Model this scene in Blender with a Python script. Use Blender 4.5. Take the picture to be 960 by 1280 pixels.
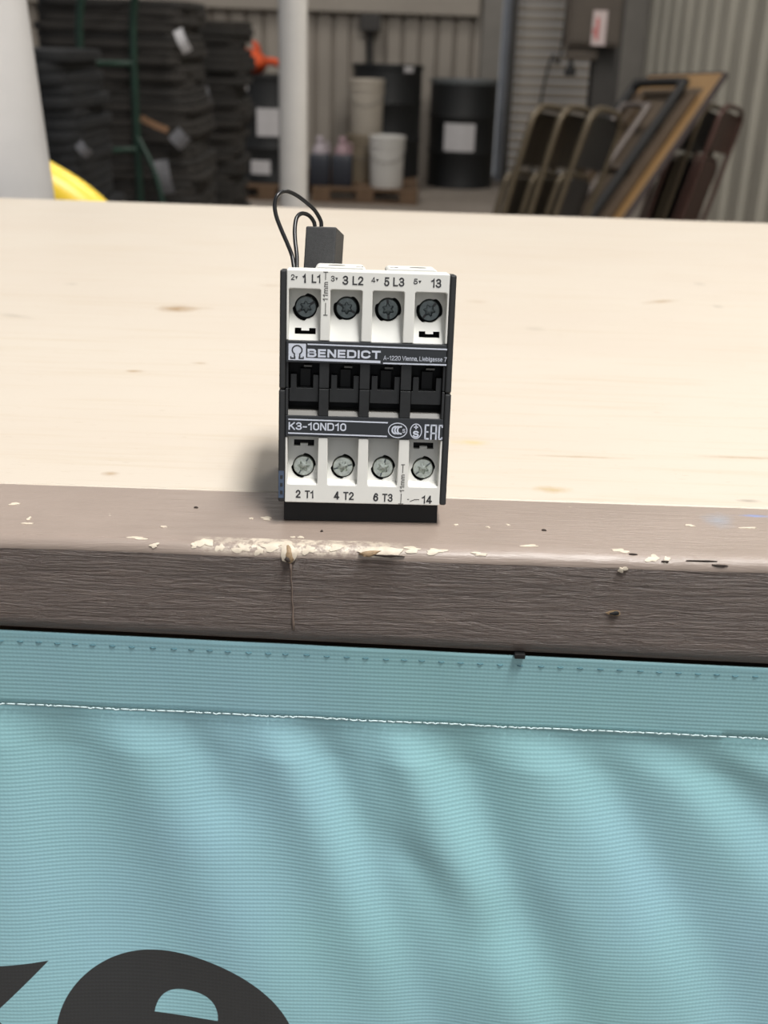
import bpy, bmesh, math, random
from mathutils import Vector, Matrix
from mathutils.geometry import tessellate_polygon

for o in list(bpy.data.objects):
    bpy.data.objects.remove(o)
scene = bpy.context.scene
C = scene.collection
rnd = random.Random(7)
R = math.radians

# ------------------------------------------------------------------ camera
FPX, PITCH, ROLL = 1400.0, R(23.0), R(1.9)
CAM = Vector((0, 0, 1.21))
fwd = Vector((0, math.cos(PITCH), -math.sin(PITCH)))
up0 = Vector((0, math.sin(PITCH), math.cos(PITCH)))
rt0 = Vector((1, 0, 0))
rt = rt0 * math.cos(ROLL) + up0 * math.sin(ROLL)
upv = up0 * math.cos(ROLL) - rt0 * math.sin(ROLL)
cd = bpy.data.cameras.new('camera')
cam = bpy.data.objects.new('camera', cd)
C.objects.link(cam)
cm = Matrix((rt, upv, -fwd)).transposed().to_4x4()
cm.translation = CAM
cam.matrix_world = cm
cd.sensor_fit = 'VERTICAL'
cd.sensor_height = 36.0
cd.sensor_width = 27.0
cd.lens = FPX * 36.0 / 1280.0
cd.clip_start = 0.01
cd.dof.use_dof = True
cd.dof.focus_distance = 0.30
cd.dof.aperture_fstop = 20.0
scene.camera = cam

# ------------------------------------------------------------------ world, lamps, exposure
w = bpy.data.worlds.new('world')
scene.world = w
w.use_nodes = True
w.node_tree.nodes['Background'].inputs[0].default_value = (0.92, 0.95, 1.0, 1)
w.node_tree.nodes['Background'].inputs[1].default_value = 0.23
scene.view_settings.view_transform = 'Standard'
scene.view_settings.look = 'None'
scene.view_settings.exposure = 0.0
scene.view_settings.gamma = 1.0
scene.view_settings.use_curve_mapping = False


def area(name, loc, target, size, size_y, power, col=(1, 1, 1)):
    l = bpy.data.lights.new(name, 'AREA')
    l.shape = 'RECTANGLE'
    l.size, l.size_y, l.energy, l.color = size, size_y, power, col
    o = bpy.data.objects.new(name, l)
    C.objects.link(o)
    o.location = loc
    o.rotation_euler = (Vector(target) - Vector(loc)).to_track_quat('-Z', 'Y').to_euler()
    return o


# tube lamp hanging over the counter, daylight from the open bay door behind the photographer, a dim lamp in the store
area('counter_tube_lamp', (0.55, -0.28, 3.60), (0.55, -0.28, 0), 0.42, 1.3, 118, (1.0, 0.98, 0.95))
area('bay_door_daylight', (0.6, -4.2, 2.1), (0.0, 0.5, 1.1), 3.4, 3.2, 28, (0.93, 0.97, 1.0))
area('store_tube_lamp', (1.1, 3.2, 4.4), (0.6, 6.0, 0), 0.3, 2.4, 132, (1.0, 0.95, 0.88))

area('rear_fill_lamp', (-1.2, 8.2, 4.4), (-1.0, 8.8, 0), 0.3, 1.8, 55, (1.0, 0.95, 0.88))  # unseen fill lamp, added to brighten the back wall


def at(px, py, Y):
    """point where the photograph's pixel ray meets the plane y = Y"""
    d = rt * ((px - 480) / FPX) - upv * ((py - 640) / FPX) + fwd
    return CAM + d * (Y / d.y)


def atz(px, py, z):
    d = rt * ((px - 480) / FPX) - upv * ((py - 640) / FPX) + fwd
    return CAM + d * ((z - CAM.z) / d.z)


# ------------------------------------------------------------------ material helpers
def srgb(r, g, b):
    f = lambda c: (c / 255 / 12.92) if c / 255 <= 0.04045 else ((c / 255 + 0.055) / 1.055) ** 2.4
    return (f(r), f(g), f(b), 1)


class NT:
    def __init__(s, name):
        s.m = bpy.data.materials.new(name)
        s.m.use_nodes = True
        s.t = s.m.node_tree
        s.b = s.t.nodes['Principled BSDF']
        s.co = s.t.nodes.new('ShaderNodeTexCoord').outputs['Object']

    def n(s, kind, **kw):
        x = s.t.nodes.new(kind)
        for k, v in kw.items():
            setattr(x, k, v)
        return x

    def link(s, a, b):
        s.t.links.new(a, b)

    def math(s, op, a, b=None, c=None, clamp=False):
        x = s.n('ShaderNodeMath', operation=op, use_clamp=clamp)
        for i, v in enumerate((a, b, c)):
            if v is None:
                continue
            if isinstance(v, (int, float)):
                x.inputs[i].default_value = v
            else:
                s.link(v, x.inputs[i])
        return x.outputs[0]

    def mapping(s, scale=(1, 1, 1), loc=(0, 0, 0), rot=(0, 0, 0), co=None):
        x = s.n('ShaderNodeMapping')
        x.inputs['Scale'].default_value = scale
        x.inputs['Location'].default_value = loc
        x.inputs['Rotation'].default_value = rot
        s.link(co or s.co, x.inputs['Vector'])
        return x.outputs[0]

    def noise(s, scale=5, detail=3, rough=0.5, co=None, dist=0):
        x = s.n('ShaderNodeTexNoise')
        x.inputs['Scale'].default_value = scale
        x.inputs['Detail'].default_value = detail
        x.inputs['Roughness'].default_value = rough
        x.inputs['Distortion'].default_value = dist
        s.link(co or s.co, x.inputs['Vector'])
        return x.outputs['Fac']

    def ramp(s, fac, stops):
        x = s.n('ShaderNodeValToRGB')
        e = x.color_ramp.elements
        while len(e) < len(stops):
            e.new(0.5)
        for i, (p, c) in enumerate(stops):
            e[i].position = p
            e[i].color = c if not isinstance(c, (int, float)) else (c, c, c, 1)
        s.link(fac, x.inputs[0])
        return x.outputs[0]

    def mix(s, fac, a, b):
        x = s.n('ShaderNodeMix', data_type='RGBA')
        for i, v in ((0, fac), (6, a), (7, b)):
            if isinstance(v, (int, float)):
                x.inputs[i].default_value = v
            elif isinstance(v, tuple):
                x.inputs[i].default_value = v
            else:
                s.link(v, x.inputs[i])
        return x.outputs[2]

    def color(s, c):
        if isinstance(c, tuple):
            s.b.inputs['Base Color'].default_value = c
        else:
            s.link(c, s.b.inputs['Base Color'])
        return s

    def bump(s, h, strength=0.3, dist=0.001):
        x = s.n('ShaderNodeBump')
        x.inputs['Strength'].default_value = strength
        x.inputs['Distance'].default_value = dist
        s.link(h, x.inputs['Height'])
        s.link(x.outputs[0], s.b.inputs['Normal'])
        return s

    def set(s, rough=0.5, metal=0.0, spec=None):
        s.b.inputs['Roughness'].default_value = rough
        s.b.inputs['Metallic'].default_value = metal
        if spec is not None:
            s.b.inputs['Specular IOR Level'].default_value = spec
        return s


def simple(name, rgb, rough=0.5, metal=0.0, var=0.12, scale=30, bump=0.0, bdist=0.001, spec=None):
    t = NT(name)
    c = srgb(*rgb)
    d = tuple(x * (1 - var) for x in c[:3]) + (1,)
    l = tuple(min(1, x * (1 + var)) for x in c[:3]) + (1,)
    nz = t.noise(scale, 4, 0.6)
    t.color(t.ramp(nz, [(0.3, d), (0.7, l)]))
    t.set(rough, metal, spec)
    if bump:
        t.bump(t.noise(scale * 3, 4, 0.6), bump, bdist)
    return t.m


MT = {}
MT['white_plastic'] = simple('white_plastic', (226, 225, 219), 0.42, var=0.02, scale=200, bump=0.05, bdist=0.0001)
MT['dark_plastic'] = simple('dark_plastic', (40, 41, 42), 0.5, var=0.08, scale=400, bump=0.12, bdist=0.0001)
MT['black_plastic'] = simple('black_plastic', (27, 28, 29), 0.5, var=0.2, scale=500, bump=0.15, bdist=0.0001)
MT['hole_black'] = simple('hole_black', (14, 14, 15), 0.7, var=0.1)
MT['label_black'] = simple('label_black', (38, 41, 45), 0.45, var=0.05, scale=300)
MT['print_silver'] = simple('print_silver', (205, 210, 222), 0.45, var=0.05, scale=800)
MT['print_dark'] = simple('print_dark', (52, 52, 54), 0.55, var=0.08, scale=800)
MT['print_grey'] = simple('print_grey', (120, 118, 112), 0.55, var=0.08, scale=800)
MT['strip_grey'] = simple('strip_grey', (96, 94, 89), 0.45, var=0.06, scale=300)
MT['screw_zinc'] = simple('screw_zinc', (196, 200, 190), 0.3, 0.9, var=0.25, scale=900, bump=0.2, bdist=0.0001)
MT['screw_shaded'] = simple('screw_shaded', (105, 112, 112), 0.45, 0.7, var=0.2, scale=900, bump=0.2, bdist=0.0001)  # upper screws' shade put into a darker metal; also the lower slots
MT['module_black'] = simple('module_black', (56, 56, 56), 0.6, var=0.18, scale=1500, bump=0.5, bdist=0.00015)
MT['wire_black'] = simple('wire_black', (26, 26, 28), 0.28, var=0.1, scale=300)
MT['sticker_blue'] = simple('sticker_blue', (70, 84, 106), 0.3, var=0.2, scale=600)


# ------------------------------------------------------------------ mesh helpers
class MB:
    def __init__(s):
        s.v, s.f = [], []

    def add(s, vs, fs):
        b = len(s.v)
        s.v += [Vector(p) for p in vs]
        s.f += [tuple(b + i for i in f) for f in fs]
        return s

    def box(s, x0, x1, y0, y1, z0, z1, M=None):
        vs = [Vector((x, y, z)) for x in (x0, x1) for y in (y0, y1) for z in (z0, z1)]
        if M:
            vs = [M @ p for p in vs]
        return s.add(vs, [(0, 1, 3, 2), (4, 6, 7, 5), (0, 4, 5, 1), (2, 3, 7, 6), (0, 2, 6, 4), (1, 5, 7, 3)])

    def prism(s, poly, fmap, a, b):
        """poly: list of 2-D points; fmap(p, t) -> 3-D point; between t=a and t=b"""
        n = len(poly)
        vs = [fmap(p, a) for p in poly] + [fmap(p, b) for p in poly]
        fs = [tuple(range(n)), tuple(range(2 * n - 1, n - 1, -1))]
        fs += [(i, i + n, (i + 1) % n + n, (i + 1) % n) for i in range(n)]
        return s.add(vs, fs)

    def plate(s, outer, holes, fmap, a, b):
        loops = [outer] + holes
        tri = tessellate_polygon([[Vector((p[0], p[1], 0)) for p in l] for l in loops])
        flat = [p for l in loops for p in l]
        n = len(flat)
        vs = [fmap(p, a) for p in flat] + [fmap(p, b) for p in flat]
        fs = [tuple(t) for t in tri] + [tuple(i + n for i in t) for t in tri]
        k = 0
        for l in loops:
            m = len(l)
            for i in range(m):
                j = (i + 1) % m
                fs.append((k + i, k + j, k + j + n, k + i + n))
            k += m
        return s.add(vs, fs)

    def tube(s, pts, r, n=10, closed=False, cap=True):
        pts = [Vector(p) for p in pts]
        m = len(pts)
        prev = None
        rings = []
        for i, p in enumerate(pts):
            if closed:
                t = pts[(i + 1) % m] - pts[i - 1]
            else:
                t = pts[min(i + 1, m - 1)] - pts[max(i - 1, 0)]
            t.normalize()
            if prev is None:
                a = Vector((0, 0, 1)) if abs(t.z) < 0.9 else Vector((1, 0, 0))
                u = t.cross(a).normalized()
            else:
                u = (prev - t * prev.dot(t)).normalized()
            prev = u
            v = t.cross(u)
            rr = r[i] if isinstance(r, (list, tuple)) else r
            rings.append([p + (u * math.cos(q) + v * math.sin(q)) * rr for q in [2 * math.pi * k / n for k in range(n)]])
        vs = [p for g in rings for p in g]
        fs = []
        for i in range(m if closed else m - 1):
            j = (i + 1) % m
            for k in range(n):
                l = (k + 1) % n
                fs.append((i * n + k, i * n + l, j * n + l, j * n + k))
        if cap and not closed:
            fs.append(tuple(range(n - 1, -1, -1)))
            fs.append(tuple((m - 1) * n + k for k in range(n)))
        return s.add(vs, fs)

    def lathe(s, prof, n=32, M=None):
        vs, fs = [], []
        m = len(prof)
        for k in range(n):
            a = 2 * math.pi * k / n
            for (r, z) in prof:
                vs.append(Vector((r * math.cos(a), r * math.sin(a), z)))
        if M:
            vs = [M @ p for p in vs]
        for k in range(n):
            l = (k + 1) % n
            for i in range(m - 1):
                fs.append((k * m + i, l * m + i, l * m + i + 1, k * m + i + 1))
        return s.add(vs, fs)

    def build(s, name, mat, parent=None, smooth=False, bevel=0, seg=2, loc=None):
        me = bpy.data.meshes.new(name)
        me.from_pydata([tuple(p) for p in s.v], [], s.f)
        bm = bmesh.new()
        bm.from_mesh(me)
        bmesh.ops.remove_doubles(bm, verts=bm.verts, dist=1e-7)
        bmesh.ops.recalc_face_normals(bm, faces=bm.faces)
        bm.to_mesh(me)
        bm.free()
        return link(name, me, mat, parent, smooth, bevel, seg, loc)


def link(name, me, mat, parent=None, smooth=False, bevel=0, seg=2, loc=None):
    if smooth:
        me.polygons.foreach_set('use_smooth', [True] * len(me.polygons))
        if smooth is not True:
            me.set_sharp_from_angle(angle=R(smooth))
    o = bpy.data.objects.new(name, me)
    C.objects.link(o)
    if mat is not None:
        me.materials.append(MT[mat] if isinstance(mat, str) else mat)
    if parent:
        o.parent = parent
    if loc is not None:
        o.location = loc
    if bevel:
        b = o.modifiers.new('bevel', 'BEVEL')
        b.width, b.segments, b.limit_method, b.angle_limit = bevel, seg, 'ANGLE', R(40)
        b.harden_normals = False
    return o


def tag(o, label, cat, group=None):
    o['label'] = label
    o['category'] = cat
    if group:
        o['group'] = group
    return o


def thing(name, label, cat, loc=(0, 0, 0), M=None, group=None):
    o = bpy.data.objects.new(name, None)
    o.empty_display_size = 0.05
    C.objects.link(o)
    if M is not None:
        o.matrix_world = M
    else:
        o.location = loc
    return tag(o, label, cat, group)


def struct(o):
    o['kind'] = 'structure'
    return o


def copy_tree(o, parent=None):
    c = o.copy()
    C.objects.link(c)
    c.parent = parent
    for ch in list(o.children):
        copy_tree(ch, c)
    return c


XY = lambda p, t: Vector((p[0], p[1], t))
XZ = lambda p, t: Vector((p[0], t, p[1]))


def ell(cx, cy, rx, ry, n=32, a0=0, a1=2 * math.pi, full=True):
    k = n if full else n - 1
    return [(cx + rx * math.cos(a0 + (a1 - a0) * i / k), cy + ry * math.sin(a0 + (a1 - a0) * i / k)) for i in range(n)]


def rrect(x0, x1, y0, y1, r, n=5):
    pts = []
    for (cx, cy, a) in ((x1 - r, y1 - r, 0), (x0 + r, y1 - r, 90), (x0 + r, y0 + r, 180), (x1 - r, y0 + r, 270)):
        for i in range(n + 1):
            q = R(a + 90 * i / n)
            pts.append((cx + r * math.cos(q), cy + r * math.sin(q)))
    return pts


# ================================================================== SETTING
FLOOR_MIN_Y, WALL_Y, WALL_X = -5.0, 11.0, 2.2

t = NT('concrete')
n1 = t.noise(1.3, 6, 0.6)
n2 = t.noise(14, 5, 0.6)
t.color(t.mix(0.35, t.ramp(n1, [(0.3, srgb(128, 118, 108)), (0.7, srgb(160, 150, 140))]), t.ramp(n2, [(0.3, srgb(110, 102, 94)), (0.75, srgb(165, 156, 146))])))
t.set(0.7).bump(n2, 0.2, 0.004)
MT['concrete'] = t.m
struct(MB().box(-6, WALL_X + 0.3, FLOOR_MIN_Y, WALL_Y + 0.3, -0.1, 0).build('floor', 'concrete'))

MT['sheet_metal'] = simple('sheet_metal', (158, 150, 140), 0.55, 0.0, var=0.06, scale=2.5, bump=0.05, bdist=0.002)
MT['sheet_metal_light'] = simple('sheet_metal_light', (176, 172, 160), 0.5, 0.0, var=0.06, scale=2.5)
MT['steel_grey'] = simple('steel_grey', (128, 124, 118), 0.5, 0.1, var=0.1, scale=6)
MT['steel_dark'] = simple('steel_dark', (62, 60, 58), 0.5, 0.2, var=0.15, scale=6)
MT['steel_blue_grey'] = simple('steel_blue_grey', (118, 122, 130), 0.45, 0.2, var=0.12, scale=6)


def corrugated(u0, u1, z0, z1, pitch, depth, groove, f, phase=0.0):
    """ribbed sheet: f(u, d, z) -> point; grooves of the given width go back by depth"""
    prof = []
    u = u0 + phase
    prof.append((u0, 0))
    while u < u1 - pitch * 0.2:
        g = groove
        prof += [(u, 0), (u + g * 0.3, depth), (u + g * 0.7, depth), (u + g, 0)]
        u += pitch
    prof.append((u1, 0))
    m = MB()
    n = len(prof)
    vs = [f(a, d, z0) for a, d in prof] + [f(a, d, z1) for a, d in prof]
    m.add(vs, [(i, i + 1, i + 1 + n, i + n) for i in range(n - 1)])
    # a flat backing gives the sheet its thickness
    vs = [f(u0, depth + 0.03, z0), f(u1, depth + 0.03, z0), f(u1, depth + 0.03, z1), f(u0, depth + 0.03, z1)]
    m.add(vs, [(0, 1, 2, 3)])
    return m


xw1 = at(602, 100, WALL_Y).x
back = corrugated(-6.0, xw1, 0, 4.6, 0.157, 0.045, 0.042, lambda u, d, z: Vector((u, WALL_Y + d, z)), 0.04).build('wall_back', 'sheet_metal')
struct(back)
# wall to the right of the rolling door
struct(MB().box(at(752, 100, WALL_Y).x, WALL_X + 0.15, WALL_Y, WALL_Y + 0.1, 0, 4.6).build('wall_back_side', 'steel_grey'))
struct(MB().box(xw1, at(752, 100, WALL_Y).x, WALL_Y, WALL_Y + 0.1, 3.2, 4.6).build('wall_above_door', 'steel_grey'))
right = corrugated(-1.0, WALL_Y, 0, 4.6, 0.405, 0.11, 0.21, lambda u, d, z: Vector((WALL_X + d, u, z)), 0.1).build('wall_right', 'sheet_metal_light')
struct(right)

# girt across the back wall and the column beside the rolling door
zb = at(480, 17, WALL_Y - 0.12).z
g = MB().box(-6, at(597, 60, WALL_Y - 0.1).x, WALL_Y - 0.12, WALL_Y - 0.005, zb, zb + 0.22)
struct(g.build('trim_1', 'sheet_metal', bevel=0.01))
a, b = at(598, 120, WALL_Y - 0.15).x, at(622, 120, WALL_Y - 0.15).x
c = MB().box(a, b, WALL_Y - 0.15, WALL_Y - 0.005, 0, 4.4)
struct(c.build('trim_2', 'steel_grey', bevel=0.008))
cx = at(629, 120, WALL_Y - 0.16).x
struct(MB().tube([(cx, WALL_Y - 0.12, 0), (cx, WALL_Y - 0.12, 4.3)], 0.035, 14).build('trim_3', 'steel_blue_grey', smooth=40))
cx2 = at(637, 120, WALL_Y - 0.16).x
struct(MB().box(cx2 - 0.028, cx2 + 0.028, WALL_Y - 0.14, WALL_Y - 0.005, 0, 4.3).build('trim_4', 'steel_dark', bevel=0.005))

# rolling door, slat by slat
xd0, xd1 = cx2 + 0.03, at(752, 100, WALL_Y).x
door = bpy.data.objects.new('door_1', None)
C.objects.link(door)
door.location = ((xd0 + xd1) / 2, WALL_Y - 0.04, 0)
struct(door)
hw = (xd1 - xd0) / 2
sm = MB()
prof = [(0.0, 0.004), (-0.006, 0.014), (-0.009, 0.04), (-0.006, 0.066), (0.0, 0.076), (0.008, 0.076), (0.008, 0.004)]
sm.prism(prof, lambda p, t_: Vector((t_, p[0], p[1])), -hw, hw)
slat = sm.build('slat', 'sheet_metal', door, smooth=50)
for i in range(1, 40):
    s2 = slat.copy()
    C.objects.link(s2)
    s2.parent = door
    s2.location = (0, 0, i * 0.08)

# round steel pole and the white post near the counter
MT['pole_paint'] = simple('pole_paint', (204, 201, 197), 0.32, 0.0, var=0.06, scale=8)
MT['post_paint'] = simple('post_paint', (196, 194, 193), 0.42, 0.0, var=0.05, scale=14, bump=0.1, bdist=0.001)
pa, pb = at(365, 0, 3.3), at(368, 235, 3.3)
p = thing('steel_pole', 'slim round grey painted pole rising in front of the left black drum', 'pole', (pb.x, 3.3, 0))
MB().tube([(0, 0, 0.01), ((pa.x - pb.x) * 2, 0, 3.6)], 0.0395, 24).build('shaft', 'pole_paint', p, smooth=40)
MB().box(-0.09, 0.09, -0.09, 0.09, 0, 0.012).build('base_plate', 'steel_grey', p)

e0, e1 = at(65, 245, 0.99), at(30, 0, 0.99)
rp = 0.052
p = thing('support_post', 'thick white painted post standing behind the counter beside a yellow pipe', 'post', (e0.x - rp, 0.99, 0))
sl = (e1.x - e0.x) / (e1.z - e0.z)
f_ = lambda z: ((z - e0.z) * sl, 0, z)
MB().tube([f_(0.015), f_(1.0), f_(2.0), f_(2.6)], rp, 32).build('shaft', 'post_paint', p, smooth=40)
bx_, _, _ = f_(0)
MB().box(bx_ - 0.08, bx_ + 0.08, -0.08, 0.08, 0, 0.015).build('base_plate', 'post_paint', p)

# ================================================================== COUNTER
TZ = 1.0886
YF, YB, YR = 0.2612, 0.298, 0.871     # front of board, paint boundary, rear edge
XL, XRr = -0.9, 0.9

t = NT('painted_ply')
grain = t.noise(1, 5, 0.65, t.mapping((14, 260, 60)))
blot = t.noise(6, 4, 0.6, t.mapping((0.8, 1.6, 1)))
fine = t.noise(1, 4, 0.7, t.mapping((160, 900, 100)))
col = t.mix(t.ramp(blot, [(0.35, 0.0), (0.7, 0.55)]), srgb(198, 188, 174), srgb(192, 179, 164))
col = t.mix(t.ramp(grain, [(0.52, 0.0), (0.72, 0.38)]), col, srgb(182, 163, 136))
col = t.mix(t.ramp(fine, [(0.64, 0.0), (0.74, 0.6)]), col, srgb(164, 142, 114))
sep = t.n('ShaderNodeSeparateXYZ')
t.link(t.co, sep.inputs[0])


def stain(t, sep, col, px, py, rx, ry, c, amt, ang=0.0):
    q = atz(px, py, TZ)
    ca, sa = math.cos(ang), math.sin(ang)
    dx = t.math('SUBTRACT', sep.outputs[0], q.x)
    dy = t.math('SUBTRACT', sep.outputs[1], q.y)
    u = t.math('ADD', t.math('MULTIPLY', dx, ca / rx), t.math('MULTIPLY', dy, sa / rx))
    v = t.math('ADD', t.math('MULTIPLY', dx, -sa / ry), t.math('MULTIPLY', dy, ca / ry))
    d = t.math('SQRT', t.math('ADD', t.math('MULTIPLY', u, u), t.math('MULTIPLY', v, v)))
    nz = t.noise(220, 4, 0.7)
    d = t.math('ADD', d, t.math('MULTIPLY', t.math('SUBTRACT', nz, 0.5), 1.3))
    m = t.math('MULTIPLY', t.math('SUBTRACT', 1.0, d, clamp=True), amt)
    return t.mix(m, col, c)


BR, GR = srgb(150, 120, 80), srgb(150, 140, 128)
for (px, py, rx, ry, c_, am, an) in [
        (222, 386, 0.011, 0.008, BR, 1.0, 0), (246, 385, 0.012, 0.002, BR, 0.5, 0), (168, 464, 0.005, 0.002, BR, 0.8, 0),
        (250, 454, 0.004, 0.0016, BR, 0.7, 0), (690, 612, 0.007, 0.0035, srgb(176, 152, 108), 0.8, 0), (138, 592, 0.003, 0.002, BR, 0.6, 0),
        (826, 377, 0.013, 0.0035, BR, 0.8, 0.45), (874, 355, 0.005, 0.003, GR, 0.8, -0.9), (897, 383, 0.004, 0.003, GR, 0.9, -0.9),
        (597, 377, 0.008, 0.0025, BR, 0.5, 0), (668, 411, 0.006, 0.005, GR, 0.35, 0), (90, 355, 0.004, 0.004, GR, 0.5, 0),
        (20, 395, 0.012, 0.004, GR, 0.45, -0.4), (340, 357, 0.01, 0.003, BR, 0.45, 0), (590, 553, 0.008, 0.003, srgb(196, 176, 130), 0.8, 0),
        (930, 572, 0.02, 0.0015, BR, 0.55, 0), (720, 571, 0.02, 0.001, BR, 0.5, 0), (935, 626, 0.004, 0.0015, GR, 0.9, 0)]:
    col = stain(t, sep, col, px, py, rx, ry, c_, am, an)
t.color(col).set(0.5)
t.bump(t.math('ADD', t.math('MULTIPLY', grain, 0.6), fine), 0.18, 0.0004)
MT['painted_ply'] = t.m

# brown board paint
t = NT('brown_paint')
sep = t.n('ShaderNodeSeparateXYZ')
t.link(t.co, sep.inputs[0])
X0_ = sep.outputs[0]
ng = t.noise(1, 5, 0.7, t.mapping((45, 420, 560)), 1.2)
ng2 = t.noise(1, 4, 0.65, t.mapping((190, 1500, 2000)))
nb = t.noise(26, 4, 0.6)
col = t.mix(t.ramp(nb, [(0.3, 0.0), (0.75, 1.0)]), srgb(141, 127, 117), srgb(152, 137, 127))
# front face in darker browns than the top: its shade is put into the colour
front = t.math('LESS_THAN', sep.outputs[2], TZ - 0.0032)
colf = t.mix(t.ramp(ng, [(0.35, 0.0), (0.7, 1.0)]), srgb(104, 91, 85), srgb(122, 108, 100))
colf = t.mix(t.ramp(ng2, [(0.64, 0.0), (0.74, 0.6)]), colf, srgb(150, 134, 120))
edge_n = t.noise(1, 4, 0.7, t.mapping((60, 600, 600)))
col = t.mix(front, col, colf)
# rubbed-through white undercoat along the arris
dz = t.math('ABSOLUTE', t.math('SUBTRACT', sep.outputs[2], TZ - 0.0010))
dyy = t.math('SUBTRACT', sep.outputs[1], YF)
near = t.math('MULTIPLY', t.math('SUBTRACT', 1.0, t.math('DIVIDE', dz, 0.0022), clamp=True), t.math('LESS_THAN', dyy, 0.0050))
along = t.noise(1, 3, 0.6, t.mapping((14, 1, 1), (0.35, 0, 0)))
along = t.math('ADD', along, t.math('MULTIPLY', t.math('SUBTRACT', 1.0, t.math('DIVIDE', t.math('ABSOLUTE', t.math('ADD', X0_, 0.02)), 0.035), clamp=True), 0.22))
wear = t.noise(1, 5, 0.75, t.mapping((330, 420, 420)))
mw = t.math('MULTIPLY', near, t.math('MULTIPLY', t.ramp(along, [(0.52, 0.0), (0.68, 1.0)]), t.ramp(wear, [(0.42, 0.0), (0.56, 1.0)])))
col = t.mix(mw, col, srgb(226, 214, 194))
# tiny pale specks on the top face
sp = t.noise(1, 3, 0.7, t.mapping((260, 420, 300)))
col = t.mix(t.math('MULTIPLY', t.ramp(sp, [(0.74, 0.0), (0.77, 1.0)]), t.math('GREATER_THAN', sep.outputs[2], TZ - 0.004)), col, srgb(212, 200, 184))
for (px, py, rx, ry, c_, am) in [(945, 645, 0.006, 0.0012, srgb(120, 140, 190), 1.0), (898, 650, 0.005, 0.006, srgb(140, 150, 165), 0.55)]:
    col = stain(t, sep, col, px, py, rx, ry, c_, am)
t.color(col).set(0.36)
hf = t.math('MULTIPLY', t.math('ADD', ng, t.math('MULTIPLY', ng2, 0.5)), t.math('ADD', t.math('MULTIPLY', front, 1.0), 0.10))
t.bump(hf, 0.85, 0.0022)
MT['brown_paint'] = t.m
MT['dark_timber'] = simple('dark_timber', (84, 72, 62), 0.7, var=0.2, scale=20)
MT['chip_cream'] = simple('chip_cream', (202, 190, 172), 0.55, var=0.12, scale=500, bump=0.3, bdist=0.0002)
MT['chip_wood'] = simple('chip_wood', (150, 126, 96), 0.65, var=0.35, scale=420, bump=0.5, bdist=0.0003)
MT['crack_dark'] = simple('crack_dark', (52, 42, 36), 0.8, var=0.2, scale=300)

ct = thing('counter', 'pale painted plywood counter with a chipped brown front edge board', 'counter', (0, 0, 0))
# local coordinates are world coordinates: the counter's base centre lies below the camera frame origin
MB().box(XL, XRr, YB - 0.0005, YR, TZ - 0.018, TZ).build('table_top', 'painted_ply', ct, bevel=0.0012)

BH = 0.0297


def board_prof():
    """cross-section (y, z) from the rear top corner over the arris to the rear bottom corner"""
    p_ = [(YB - 0.0006, TZ), (YB - 0.012, TZ), (YB - 0.022, TZ - 0.0001), (YF + 0.0060, TZ - 0.0002)]
    for i in range(1, 9):
        q = R(90 * i / 8)
        p_.append((YF + 0.0036 - 0.0036 * math.sin(q), TZ - 0.0002 - 0.0032 * (1 - math.cos(q))))
    for k in (0.25, 0.5, 0.75):
        p_.append((YF + 0.0004 * math.sin(k * 3), TZ - 0.0034 - (BH - 0.0092) * k))
    for i in range(0, 6):
        q = R(90 * i / 5)
        p_.append((YF + 0.004 - 0.004 * math.cos(q), TZ - BH + 0.005 - 0.005 * math.sin(q)))
    p_.append((YB - 0.0006, TZ - BH))
    return p_


BP = board_prof()
bs = [0.0]
for i in range(1, len(BP)):
    bs.append(bs[-1] + math.hypot(BP[i][0] - BP[i - 1][0], BP[i][1] - BP[i - 1][1]))


def slope(x):
    return -0.019 * max(-0.3, min(0.3, x))       # the board grows a little taller towards the right


def board_pt(x, s, off=0.0):
    s = min(max(s, 0.0), bs[-1])
    for i in range(1, len(bs)):
        if s <= bs[i]:
            break
    k = (s - bs[i - 1]) / (bs[i] - bs[i - 1])
    y0, z0 = BP[i - 1]
    y1, z1 = BP[i]
    y, z = y0 + (y1 - y0) * k, z0 + (z1 - z0) * k
    n = Vector((0, -(z0 - z1), (y0 - y1))).normalized()
    if z < TZ - 0.006:
        z += slope(x) * (TZ - 0.006 - z) / (BH - 0.006)
    return Vector((x, y, z)) + n * off


random.seed(3)
m = MB()
NX = 420
nprof = len(BP)
wob = [0.0]
for i in range(NX + 1):
    wob.append(wob[-1] * 0.8 + random.uniform(-1, 1) * 0.00016)
vs, fs = [], []
for i in range(NX + 1):
    x = XL + (XRr - XL) * i / NX
    for k in range(nprof):
        q = board_pt(x, bs[k])
        if 3 < k < 13:
            q.y += wob[i] * 1.2
            q.z += wob[i] * 0.8
        vs.append(q)
for i in range(NX):
    for k in range(nprof):
        l = (k + 1) % nprof
        fs.append((i * nprof + k, i * nprof + l, (i + 1) * nprof + l, (i + 1) * nprof + k))
fs.append(tuple(range(nprof)))
fs.append(tuple(NX * nprof + k for k in range(nprof - 1, -1, -1)))
m.add(vs, fs)
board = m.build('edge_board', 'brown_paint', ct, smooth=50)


def s_of(px, py):
    """arc length on the board for a pixel of the photograph (top face or front face)"""
    q = atz(px, py, TZ)
    if q.y > YF + 0.0060:
        return q.x, bs[3] - (q.y - BP[3][0])
    q2 = at(px, py, YF)
    if q2.z > TZ - 0.0034:
        k = (YF + 0.0060 - q.y) / 0.0060
        return q.x, bs[3] + (bs[11] - bs[3]) * min(1, 0.55 * k)
    return q2.x, bs[11] + (TZ - 0.0034 - q2.z)


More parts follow.
